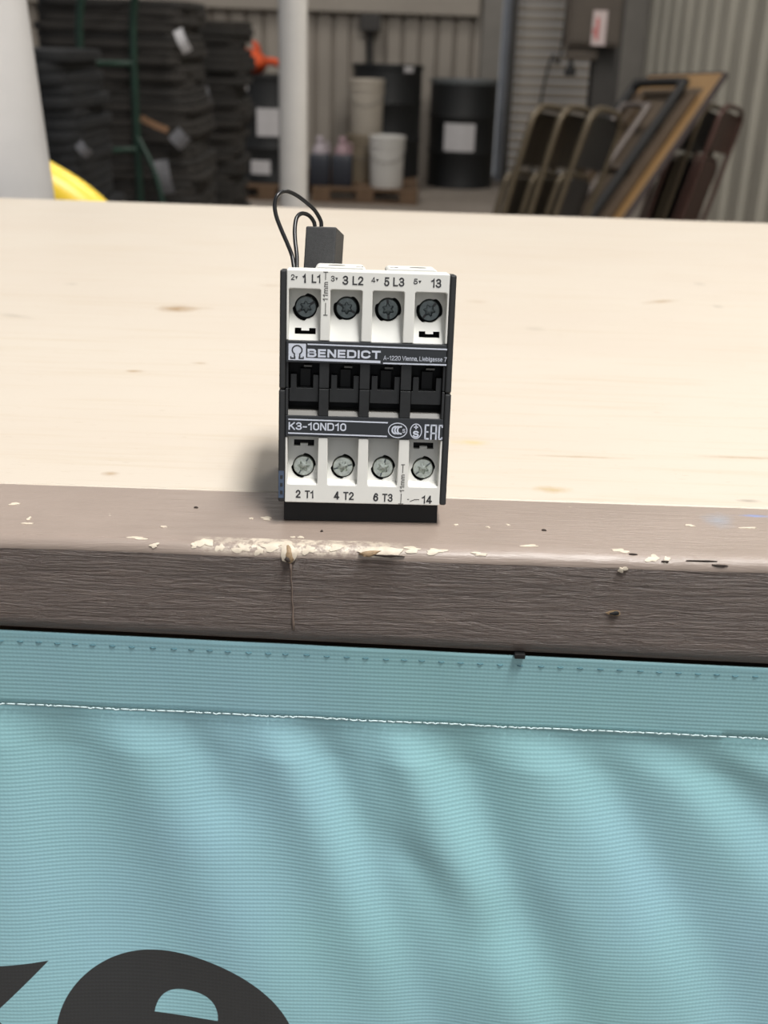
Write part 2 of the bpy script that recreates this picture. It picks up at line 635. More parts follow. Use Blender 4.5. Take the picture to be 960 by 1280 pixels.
def patch(name, px, py, wpx, hpx, mat, seed, off=0.00016, pts=22, rough=0.5, skew=0.0):
    rr = random.Random(seed)
    ph = [rr.uniform(0, 6.3) for _ in range(3)]
    x0, s0 = s_of(px, py)
    rx, rs = wpx / 2 / 4900.0, hpx / 2 / 4900.0 * 1.25
    x0b, s0b = s_of(px, py + 4)
    m = MB()
    ring = []
    for i in range(pts):
        a = 2 * math.pi * i / pts
        k = 1 + rough * (0.55 * math.sin(2 * a + ph[0]) + 0.4 * math.sin(3 * a + ph[1]) + 0.35 * math.sin(5 * a + ph[2])) + rr.uniform(-0.1, 0.1)
        ring.append((x0 + (rx * math.cos(a) + skew * rs * math.sin(a)) * k, s0 - rs * math.sin(a) * k))
    vs = [board_pt(x0, s0, off * 1.6)] + [board_pt(x0 + (x - x0) * .6, s0 + (s - s0) * .6, off * 1.5) for x, s in ring] + [board_pt(x, s, off) for x, s in ring] + [board_pt(x, s, -off * 1.0) for x, s in ring]
    n = pts
    fs = [(0, 1 + i, 1 + (i + 1) % n) for i in range(n)]
    fs += [(1 + i, 1 + n + i, 1 + n + (i + 1) % n, 1 + (i + 1) % n) for i in range(n)]
    fs += [(1 + n + i, 1 + 2 * n + i, 1 + 2 * n + (i + 1) % n, 1 + n + (i + 1) % n) for i in range(n)]
    m.add(vs, fs)
    return m.build(name, mat, board, smooth=60)


for i, (px, py, wp, hp, mt) in enumerate([
        (254, 679, 19, 12, 'chip_cream'), (240, 682, 8, 5, 'chip_cream'), (273, 684, 10, 8, 'chip_cream'), (300, 685, 22, 8, 'chip_cream'),
        (340, 683, 26, 11, 'chip_cream'), (322, 687, 12, 7, 'chip_cream'), (333, 648, 14, 8, 'chip_cream'), (314, 648, 5, 4, 'chip_cream'), (366, 671, 5, 4, 'chip_cream'),
        (376, 671, 6, 6, 'chip_cream'), (385, 687, 16, 8, 'chip_cream'), (420, 685, 20, 7, 'chip_cream'), (170, 674, 22, 5, 'chip_cream'),
        (190, 681, 10, 5, 'chip_cream'), (34, 654, 12, 4, 'chip_cream'), (18, 630, 13, 6, 'chip_cream'), (36, 648, 5, 8, 'chip_cream'),
        (204, 658, 7, 4, 'chip_cream'), (515, 688, 22, 7, 'chip_cream'), (545, 690, 26, 6, 'chip_cream'),
        (600, 693, 18, 4, 'chip_cream'), (662, 682, 18, 6, 'chip_cream'), (776, 689, 20, 8, 'chip_cream'),
        (785, 709, 11, 6, 'chip_cream'), (818, 699, 17, 8, 'chip_cream'), (836, 700, 9, 6, 'chip_cream'), (862, 657, 13, 5, 'chip_cream'),
        (936, 660, 20, 4, 'chip_cream'), (570, 656, 6, 3, 'chip_cream'), (610, 659, 6, 3, 'chip_cream'),
        (635, 656, 5, 3, 'chip_cream')]):
    patch('paint_chip', px, py, wp, hp, mt, 100 + i)
patch('wood_splinter', 476, 690, 56, 11, 'chip_cream', 5, 0.0003, 18, 0.18, 1.2)
patch('wood_splinter', 462, 691, 26, 5, 'chip_wood', 6, 0.0005, 14, 0.3, 1.2)
patch('wood_splinter', 485, 693, 34, 2.5, 'crack_dark', 8, 0.0006, 14, 0.3, 0.6)
patch('nail_knot', 359, 688, 20, 24, 'chip_cream', 9, 0.0005, 16, 0.25)
patch('nail_knot', 360, 690, 11, 17, 'chip_wood', 10, 0.0006, 14, 0.3)
patch('nail_knot', 357, 696, 7, 5, 'crack_dark', 12, 0.0009, 12, 0.3)
patch('knot_hole', 768, 765, 16, 7, 'chip_wood', 13, 0.00015, 14, 0.3)
patch('knot_hole', 769, 765, 11, 5, 'hole_black', 14, 0.0004, 14, 0.3)
for i, (px, py, wp, hp) in enumerate([(835, 702, 9, 2), (792, 695, 9, 1.6), (905, 706, 22, 2), (880, 702, 40, 1.2), (680, 663, 6, 2.5), (245, 635, 5, 3), (402, 664, 4, 2)]):
    patch('crack', px, py, wp, hp, 'crack_dark', 40 + i, 0.0003, 10, 0.3)
# drip line below the knot
mm = MB()
xs, ss = s_of(363, 704)
xe, se = s_of(367, 788)
pts = [board_pt(xs + (xe - xs) * k / 9 + 0.0001 * math.sin(k * 2.3), ss + (se - ss) * k / 9, 0.0001) for k in range(10)]
mm.tube(pts, [0.0005, 0.00025, 0.0002, 0.00016, 0.0002, 0.00014, 0.0002, 0.00025, 0.0004, 0.0003], 8)
mm.build('paint_drip', simple('drip_paint', (122, 106, 96), 0.4, var=0.2, scale=400), board, smooth=True)
# counter carcass
MB().box(XL, XRr, 0.272, 0.29, TZ - 0.16, TZ - BH - 0.008).build('apron', 'dark_timber', ct)
MB().box(XL, XRr, YR - 0.03, YR - 0.004, TZ - 0.12, TZ - 0.0185).build('apron', 'dark_timber', ct)
for x in (XL + 0.05, XRr - 0.05):
    for y in (0.33, YR - 0.08):
        MB().box(x - 0.04, x + 0.04, y - 0.04, y + 0.04, 0, TZ - 0.0185).build('leg', 'dark_timber', ct)

# ================================================================== BANNER
BY = 0.2642
ZT = TZ - BH - 0.0004


def gauss(d, wd):
    return math.exp(-(d / wd) ** 2)


FOLDS = [  # px start, px end, width (m), amplitude (m, + towards the viewer)
    ((330, 890), (460, 1130), 0.010, 0.0030), ((480, 890), (640, 1200), 0.009, 0.0032), ((395, 900), (540, 1240), 0.008, -0.0026),
    ((640, 905), (800, 1150), 0.012, 0.0028), ((560, 900), (700, 1260), 0.009, -0.0024), ((60, 880), (150, 1120), 0.014, -0.0022),
    ((150, 890), (330, 1180), 0.013, 0.0026), ((230, 885), (280, 980), 0.006, -0.0016), ((820, 915), (980, 1030), 0.009, -0.0028),
    ((905, 920), (1000, 985), 0.008, 0.0024), ((780, 1010), (930, 1280), 0.010, -0.0020), ((0, 900), (40, 1250), 0.012, 0.0018),
    ((860, 980), (980, 1120), 0.012, 0.0022), ((700, 1100), (800, 1280), 0.014, 0.0018), ((520, 1060), (590, 1130), 0.008, -0.0016)]
FW = []
for a_, b_, wd, am in FOLDS:
    p0, p1 = at(a_[0], a_[1], BY), at(b_[0], b_[1], BY)
    FW.append((p0.x, p0.z, p1.x, p1.z, wd, am))
seamL, seamR = at(0, 874, BY), at(960, 918, BY)


def seam_z(x):
    k = (x - seamL.x) / (seamR.x - seamL.x)
    return seamL.z + (seamR.z - seamL.z) * k


def ban_y(x, z):
    d = 0.0
    sz = seam_z(x)
    for (x0, z0, x1, z1, wd, am) in FW:
        L = math.hypot(x1 - x0, z1 - z0)
        ux, uz = (x1 - x0) / L, (z1 - z0) / L
        s = (x - x0) * ux + (z - z0) * uz
        dd = (x - x0) * uz - (z - z0) * ux
        k = s / L
        env = 1.0 if 0 <= k <= 1 else math.exp(-((k if k < 0 else k - 1) * 2.2) ** 2)
        d += am * gauss(dd, wd * (0.7 + 0.6 * max(0, min(1, k)))) * env
    below = max(0.0, sz - z)
    fade = min(1.0, below / 0.014 + 0.06)
    d *= fade * 0.75
    d += 0.0008 * math.sin(x * 38 + 0.6) * min(1, below / 0.05)
    # the doubled hem stands proud of the single cloth, the cloth then swings out a little
    hem = 0.0010 if z > sz else 0.0
    swing = below * 0.14
    return BY - d - hem - swing


t = NT('banner_cloth')
sep = t.n('ShaderNodeSeparateXYZ')
t.link(t.co, sep.inputs[0])
X, Zc = sep.outputs[0], sep.outputs[2]
warp = t.noise(14, 2, 0.5)
zz = t.math('ADD', t.math('MULTIPLY', Zc, 2 * math.pi / 0.00122), t.math('ADD', t.math('MULTIPLY', X, 2 * math.pi / 0.00122 * 0.012), t.math('MULTIPLY', warp, 5.0)))
ribs = t.math('ADD', t.math('MULTIPLY', t.math('SINE', zz), 0.5), 0.5)
vv = t.math('ADD', t.math('MULTIPLY', t.math('SINE', t.math('MULTIPLY', X, 2 * math.pi / 0.0011)), 0.5), 0.5)
weave = t.math('MULTIPLY', ribs, t.math('ADD', t.math('MULTIPLY', vv, 0.5), 0.5))
hue = t.noise(11, 3, 0.5)
col = t.mix(t.ramp(hue, [(0.3, 0.0), (0.7, 1.0)]), srgb(142, 190, 193), srgb(146, 189, 202))
col = t.mix(t.math('MULTIPLY', weave, 0.16), col, srgb(172, 212, 218))


def bq(px, py):
    Y = BY
    for _ in range(6):
        q = at(px, py, Y)
        Y = BY - 0.14 * max(0.0, seam_z(q.x) - q.z)
    return q.x, q.z


# printed letters: one arm of a k and the top of an e
ex, ez = bq(222, 1306)
erx, ery = abs(bq(373, 1306)[0] - ex), abs(bq(222, 1193)[1] - ez)


def elm(cx, cz, rx, rz, tilt=0.0, power=2.0):
    dx = t.math('SUBTRACT', X, cx)
    dz = t.math('SUBTRACT', Zc, cz)
    ca, sa = math.cos(tilt), math.sin(tilt)
    u = t.math('ADD', t.math('MULTIPLY', dx, ca / rx), t.math('MULTIPLY', dz, sa / rx))
    v = t.math('ADD', t.math('MULTIPLY', dx, -sa / rz), t.math('MULTIPLY', dz, ca / rz))
    u = t.math('POWER', t.math('ABSOLUTE', u), power)
    v = t.math('POWER', t.math('ABSOLUTE', v), power)
    return t.math('LESS_THAN', t.math('ADD', u, v), 1.0)


def half(p0, p1):
    """1 on the left of the directed line p0 -> p1 (pixels of the photograph, on the banner)"""
    (x0, z0), (x1, z1) = bq(*p0), bq(*p1)
    e_ = t.math('SUBTRACT', t.math('MULTIPLY', t.math('SUBTRACT', Zc, z0), x1 - x0), t.math('MULTIPLY', t.math('SUBTRACT', X, x0), z1 - z0))
    return t.math('GREATER_THAN', e_, 0.0)


outer = elm(ex, ez, erx, ery, R(-14), 2.1)
ix, iz = bq(232, 1276)
irx, irz = abs(bq(272, 1276)[0] - ix), abs(bq(232, 1238)[1] - iz)
inner = t.math('MULTIPLY', elm(ix, iz, irx, irz, R(-8), 2.5), half((190, 1266), (270, 1275)))
em = t.math('MULTIPLY', outer, t.math('SUBTRACT', 1.0, inner, clamp=True))
km = t.math('MULTIPLY', half((62, 1198), (0, 1256)), t.math('SUBTRACT', 1.0, half((0, 1201), (62, 1198)), clamp=True))
km = t.math('SUBTRACT', 1.0, half((0, 1256), (62, 1198)), clamp=True)
km = t.math('MULTIPLY', km, 0.0)
ka = t.math('MULTIPLY', half((62, 1198), (0, 1201)), half((0, 1256), (62, 1198)))
kb = t.math('MULTIPLY', half((30, 1293), (-60, 1218)), t.math('LESS_THAN', X, bq(60, 1290)[0]))
kb = t.math('MULTIPLY', kb, half((-60, 1330), (30, 1293)))
ink = t.math('MAXIMUM', em, t.math('MAXIMUM', ka, kb), clamp=True)
col = t.mix(ink, col, srgb(40, 41, 42))
t.color(col)
t.set(0.5)
t.b.inputs['Sheen Weight'].default_value = 0.15
t.bump(t.math('ADD', weave, t.math('MULTIPLY', t.noise(600, 3, 0.6), 0.4)), 0.22, 0.0003)
MT['banner_cloth'] = t.m

bn = thing('banner', 'pale blue woven banner with black letters hanging from the brown board', 'banner', (0, BY, 0.4))
bm_ = MB()
xs = [-0.75 + 0.02 * i for i in range(31)] + [-0.15 + 0.0011 * (i + 1) for i in range(272)] + [0.15 + 0.02 * (i + 1) for i in range(30)]
zs = [ZT - 0.0011 * i for i in range(150)]
while zs[-1] > 0.35:
    zs.append(zs[-1] - 0.02)
vs, fs = [], []
for z in zs:
    for x in xs:
        vs.append((x, ban_y(x, z + slope(x)) - BY, z + slope(x) - 0.4))
nx = len(xs)
for j in range(len(zs) - 1):
    for i in range(nx - 1):
        fs.append((j * nx + i, j * nx + i + 1, (j + 1) * nx + i + 1, (j + 1) * nx + i))
bm_.add(vs, fs)
# material coordinates are those of the flat cloth in world metres: undo the parent offset
cloth = bm_.build('cloth', 'banner_cloth', bn, smooth=True)
so = cloth.modifiers.new('thickness', 'SOLIDIFY')
so.thickness = 0.0006
so.offset = 1
cloth.location = (0, 0, 0)
cloth.data.transform(Matrix.Translation((0, BY, 0.4)))
cloth.location = (0, -BY, -0.4)

# the seam: slack white thread, stitch by stitch, and the faint upper row
MT['thread_white'] = simple('thread_white', (196, 216, 218), 0.6, var=0.1, scale=400)
MT['thread_dark'] = simple('thread_dark', (98, 144, 156), 0.7, var=0.15, scale=400)
MT['hem_edge'] = simple('hem_edge', (92, 146, 158), 0.6, var=0.1, scale=300)
rr = random.Random(11)
st = MB()
x = -0.16
while x < 0.16:
    L = 0.0021 + rr.uniform(-0.0003, 0.0004)
    z = seam_z(x)
    pts = []
    for k in range(5):
        xx = x + L * k / 4
        zz_ = seam_z(xx) + 0.00020 * math.sin(math.pi * k / 4) * (1 if rr.random() > 0.3 else -0.6)
        pts.append((xx, ban_y(xx, seam_z(xx) - 0.0002) - 0.0020 - 0.0003 * math.sin(math.pi * k / 4) - BY, zz_ - 0.4))
    st.tube(pts, 0.00022, 6)
    x += L + rr.uniform(0.0000, 0.0006)
so_ = st.build('stitching', 'thread_white', bn, smooth=True)
so_['kind'] = 'stuff'
st = MB()
x = -0.16
uL, uR = at(0, 797, BY), at(960, 843, BY)
while x < 0.16:
    k = (x - uL.x) / (uR.x - uL.x)
    z = uL.z + (uR.z - uL.z) * k
    L = 0.0016
    y = ban_y(x, z) - 0.0008 - BY
    st.tube([(x, y + 0.0002, z - 0.4), (x + L / 2, y - 0.0001, z - 0.4 + rr.uniform(-.0002, .0002)), (x + L, y + 0.0002, z - 0.4)], 0.00014, 6)
    x += 0.0052 + rr.uniform(-0.0006, 0.0006)
so_ = st.build('upper_stitching', 'thread_dark', bn, smooth=True)
so_['kind'] = 'stuff'
# black staple under the board
q = at(650, 818, YF)
tag(MB().box(q.x - 0.0014, q.x + 0.0014, YF - 0.0004, YF + 0.0016, q.z - 0.0012, q.z + 0.0001).build('staple', 'hole_black', bevel=0.0001), 'tiny black staple holding the banner under the brown board', 'staple')

# ================================================================== CONTACTOR
O0 = Vector((-0.0059, 0.27614, 1.21495 - 0.12))
yaw, tilt, rol = R(2.441), R(-7.345), R(0.365)
MC = (Matrix.Rotation(yaw, 4, 'Z') @ Matrix.Rotation(tilt, 4, 'X') @ Matrix.Rotation(rol, 4, 'Y'))
MC.translation = O0
K = thing('contactor', 'small black and white electrical contactor leaning back on the counter edge', 'contactor', M=MC)
mm_ = 0.001


def Fm(p, t_):          # (x, z) in mm on the face, depth t (mm, away from viewer)
    return Vector((p[0] * mm_, t_ * mm_, p[1] * mm_))


def plate(name, poly, y0, y1, mat, parent=None, holes=None, bevel=0.0, smooth=False):
    m = MB()
    if holes:
        m.plate(poly, holes, Fm, y0, y1)
    else:
        m.prism(poly, Fm, y0, y1)
    return m.build(name, mat, parent or K, bevel=bevel * mm_, smooth=smooth)


def rect(x0, x1, z0, z1):
    return [(x0, z0), (x1, z0), (x1, z1), (x0, z1)]


H = 60.7
PX = [(-20.05, -12.05), (-9.5, -1.5), (1.2, 9.2), (12.0, 20.1)]
# core and cheeks
core = plate('core', rect(-20.6, 20.6, 2.0, 55.0), 9.6, 49.5, 'dark_plastic', bevel=0.4)
SIDE = lambda p, t_: Vector((t_ * mm_, p[0] * mm_, p[1] * mm_))
for sgn in (-1, 1):
    x0, x1 = sorted((sgn * 20.72, sgn * 22.35))
    MB().prism([(-0.2, 30.35), (49, 30.35), (49, 55.5), (9, 56.5), (6.5, H - 0.2), (-0.2, H - 0.1)], SIDE, x0, x1).build('upper_cheek', 'dark_plastic', K, bevel=0.45 * mm_)
    x0, x1 = sorted((sgn * 20.72, sgn * 22.42))
    plate('lower_cheek', rect(x0, x1, 0.1, 30.2), -0.22, 47, 'dark_plastic', bevel=0.45)

# upper terminal block: comb open towards the label
ub = [(-20.65, 43.05)]
for (a, b) in PX:
    ub += [(a, 43.05), (a - 0.05, 55.7), (a + 0.3, 56.0), (b - 0.3, 56.0), (b + 0.05, 55.7), (b, 43.05)]
ub += [(20.65, 43.05), (20.65, H), (-20.65, H)]
upper = plate('upper_terminal_block', ub, 0.0, 9.5, 'white_plastic', bevel=0.28)
lb = [(-20.65, 18.2)]
lb = [(-20.65, 0), (20.65, 0), (20.65, 17.75)]
for (a, b) in reversed(PX):
    lb += [(b + 0.05, 17.75), (b - 0.1, 5.3), (b - 0.4, 5.0), (a + 0.4, 5.0), (a + 0.1, 5.3), (a - 0.05, 17.75)]
lb += [(-20.65, 17.75)]
lower = plate('lower_terminal_block', lb, 0.0, 9.5, 'white_plastic', bevel=0.28)


def lobed(cx, cz, rad, lob, rot=0.0, n=64):
    pts = []
    for i in range(n):
        a = 2 * math.pi * i / n
        k = math.cos(2 * (a - rot))
        q = rad + lob * max(-1, min(1, k * 6)) * 0.5
        pts.append((cx + q * math.cos(a), cz + q * math.sin(a)))
    return pts


def slot(cx, cz, flip):
    s_ = 1 if not flip else -1
    p_ = [(-2.7, -0.8), (2.7, -0.8), (2.7, 0.8), (1.0, 0.8), (1.0, 0.15), (-1.0, 0.15), (-1.0, 0.8), (-2.7, 0.8)]
    r_ = [(cx + x, cz + s_ * z) for x, z in p_]
    return r_ if not flip else r_[::-1]


def floor_y(z, up):
    if up:
        return 1.6 + (7.0 - 1.6) * (z - 43.0) / 13.0
    return 2.4 + (7.0 - 2.4) * (z - 5.0) / 13.0


def screw(cx, cz, y, rot, mat, parent):
    m = MB()
    n = 48
    ro = 2.72
    outer_ = [(ro * math.cos(2 * math.pi * i / n), ro * math.sin(2 * math.pi * i / n)) for i in range(n)]
    bev = [(x * 0.93, z * 0.93) for x, z in outer_]
    star, starb = [], []
    for i in range(n):
        a = 2 * math.pi * i / n
        q = 1.36 + 0.26 * math.cos(6 * (a - rot))
        star.append((q * math.cos(a), q * math.sin(a)))
        starb.append((q * 0.86 * math.cos(a), q * 0.86 * math.sin(a)))
    loops = [(outer_, 2.0), (outer_, 0.25), (bev, 0.0), (star, 0.0), (starb, 0.85)]
    vs = []
    for l, d in loops:
        vs += [Vector(((cx + x) * mm_, (y + d) * mm_, (cz + z) * mm_)) for x, z in l]
    fs = []
    for k in range(len(loops) - 1):
        for i in range(n):
            j = (i + 1) % n
            fs.append((k * n + i, k * n + j, (k + 1) * n + j, (k + 1) * n + i))
    b = (len(loops) - 1) * n
    vs.append(Vector((cx * mm_, (y + 0.55) * mm_, cz * mm_)))
    fs += [(b + i, b + (i + 1) % n, len(vs) - 1) for i in range(n)]
    m.add(vs, fs)
    o = m.build('terminal_screw', mat, parent, smooth=35)
    # driver slot
    g = MB()
    c_, s_ = math.cos(rot), math.sin(rot)
    for sg in (-1, 1):
        for (r0, r1) in ((1.45, 2.5),):
            hs = 0.3 if mat == 'screw_shaded' else 0.2
            quad = [(sg * r0, -hs), (sg * r1, -hs), (sg * r1, hs), (sg * r0, hs)]
            quad = [(cx + x * c_ - z * s_, cz + x * s_ + z * c_) for x, z in quad]
            g.prism(quad, Fm, y - 0.04, y + 0.3)
    g.build('driver_slot', 'print_dark' if mat == 'screw_shaded' else 'screw_shaded', o)
    return o


rots_u = [R(32), R(-28), R(95), R(50)]
rots_l = [R(60), R(15), R(75), R(40)]
for i, (a, b) in enumerate(PX):
    cx = (a + b) / 2 + (0.15, 0.15, 0.2, 0.1)[i]
    # upper pocket floor, sloping out towards the label
    cz = 51.0
    holes = [lobed(cx, cz, 3.2, 0.5, R(45) if i == 0 else R(20))[::-1]]
    if i in (0, 3):
        holes.append(slot(cx, 45.1, False)[::-1])
    m = MB()
    m.plate(rect(a - 0.3, b + 0.3, 42.6, 56.3), holes, lambda p, t_: Fm(p, floor_y(p[1], True) + t_), 0.0, 1.2)
    m.build('pocket_floor', 'white_plastic', upper)
    plate('hole_shade_plate', rect(a, b, 43.5, 56.0), 8.6, 9.3, 'hole_black', upper)  # black plate puts the shade of the hole into colour
    screw(cx, cz, floor_y(cz, True) + 0.35, rots_u[i], 'screw_shaded', upper)
    # lower pocket floor
    cz = 9.1
    holes = [lobed(cx, cz, 3.1, 0.4, R(45))[::-1]]
    if i in (0, 3):
        holes.append(slot(cx, 15.0, True)[::-1])
    m = MB()
    m.plate(rect(a - 0.3, b + 0.3, 4.9, 18.4), holes, lambda p, t_: Fm(p, floor_y(p[1], False) + t_), 0.0, 1.2)
    m.build('pocket_floor', 'white_plastic', lower)
    # bright ramp at the foot of the pocket
    m = MB()
    m.prism([(0.15, 4.9), (floor_y(5.9, False) + 0.02, 5.95), (floor_y(5.9, False) + 1.2, 4.6), (1, 4.6)], lambda p, t_: Vector((t_ * mm_, p[0] * mm_, p[1] * mm_)), a, b)
    m.build('pocket_ramp', 'white_plastic', lower)
    plate('hole_shade_plate', rect(a, b, 5.0, 17.7), 8.6, 9.3, 'hole_black', lower)  # same black plate for the shade in the lower hole
    screw(cx, cz, floor_y(cz, False) + 0.1, rots_l[i], 'screw_zinc', lower)

# label bars
lu = plate('upper_label', rect(-20.65, 20.68, 37.35, 42.9), -0.25, 6, 'label_black', bevel=0.15)
ll = plate('lower_label', rect(-20.65, 20.68, 17.95, 23.45), -0.25, 6, 'label_black', bevel=0.15)

# contact windows between the labels
wall = plate('window_back', rect(-20.65, 20.65, 23.5, 37.3), 7.5, 8.8, 'hole_black')
pill = [(-20.65, -20.0), (-12.05, -9.5), (-1.55, 1.05), (9.1, 11.85), (20.0, 20.65)]
for i, (a, b) in enumerate(pill):
    plate('upper_pillar', rect(a, b, 30.75, 37.34), 0.35, 7.5, 'black_plastic', bevel=0.12)
    plate('lower_pillar', rect(a, b, 23.5, 30.6), -0.15, 7.5, 'black_plastic' if 0 < i < 4 else 'dark_plastic', bevel=0.12)
WX = [(-20.0, -12.05), (-9.5, -1.55), (1.05, 9.1), (11.85, 20.0)]
for (a, b) in WX:
    pl = [(a + .15, 26.9), (b - .1, 26.9), (b - .1, 34.0), (b - 1.6, 34.0), (b - 1.6, 30.5), (a + 2.1, 30.5), (a + 2.1, 34.1), (a + 0.5, 34.1), (a + 0.5, 30.4), (a + .15, 30.4)]
    plate('contact_carrier', pl, 1.6, 4.5, 'black_plastic', bevel=0.12)
    plate('contact_tongue', rect(a + 2.9, b - 2.3, 30.5, 35.2), 4.4, 7.4, 'hole_black', bevel=0.1)
    plate('contact_tip', rect(a + 3.9, b - 2.0, 35.9, 36.35), 2.5, 6, 'strip_grey')
    m = MB()
    m.prism([(0.6, 23.45), (1.4, 24.6), (7.3, 24.7), (7.3, 23.45)], lambda p, t_: Vector((t_ * mm_, p[0] * mm_, p[1] * mm_)), a, b)
    m.build('marker_strip', 'strip_grey', K)

# coil terminals on top behind the front block, added black block for the shade below
for (a, b, lab) in ((-13.9, -0.4, 'A1'), (5.0, 18.8, 'A2')):
    o = plate('coil_terminal', [(a, 56), (b, 56), (b, 60.2), (b - .9, 61.0), (a + .7, 61.0), (a, 60.4)], 14, 27, 'white_plastic', bevel=0.35)
    sgx = a + (5.7 if lab == 'A1' else 8.6)
    MB().lathe([(0.0, 0.02), (2.3, 0.02), (2.3, -0.3)], 28, Matrix.Translation((sgx * mm_, 19.0 * mm_, 61.02 * mm_)) @ Matrix.Scale(mm_, 4)).build('coil_screw', 'print_grey', o, smooth=35)
sn, cs = math.sin(-tilt), math.cos(-tilt)
lift = O0.z - TZ


def foot_z(y):
    return (y * mm_ * sn - lift) / cs / mm_


m = MB()
m.prism([(3.4, 3), (3.4, foot_z(3.4) + 0.16), (46, foot_z(46) + 0.16), (46, 3)], SIDE, -21.0, 20.5)
m.build('base', 'hole_black', K)  # added block, its black stands in for shade under the raised front edge
# worn blue foil at the lower left corner
o = plate('foil_sticker', rect(-22.3, -20.9, 1.2, 8.6), -0.29, -0.21, 'sticker_blue')
o['label'] = 'torn bluish foil sticker on the lower left cheek'
for z in (2.2, 4.3, 6.4):
    plate('foil_mark', rect(-21.9, -21.2, z, z + 1.0), -0.33, -0.27, 'label_black', o)


# ------------------------------------------------ lettering
def arc(cx, cy, rx, ry, a0, a1, n=12):
    return [(cx + rx * math.cos(R(a0 + (a1 - a0) * i / n)), cy + ry * math.sin(R(a0 + (a1 - a0) * i / n))) for i in range(n + 1)]


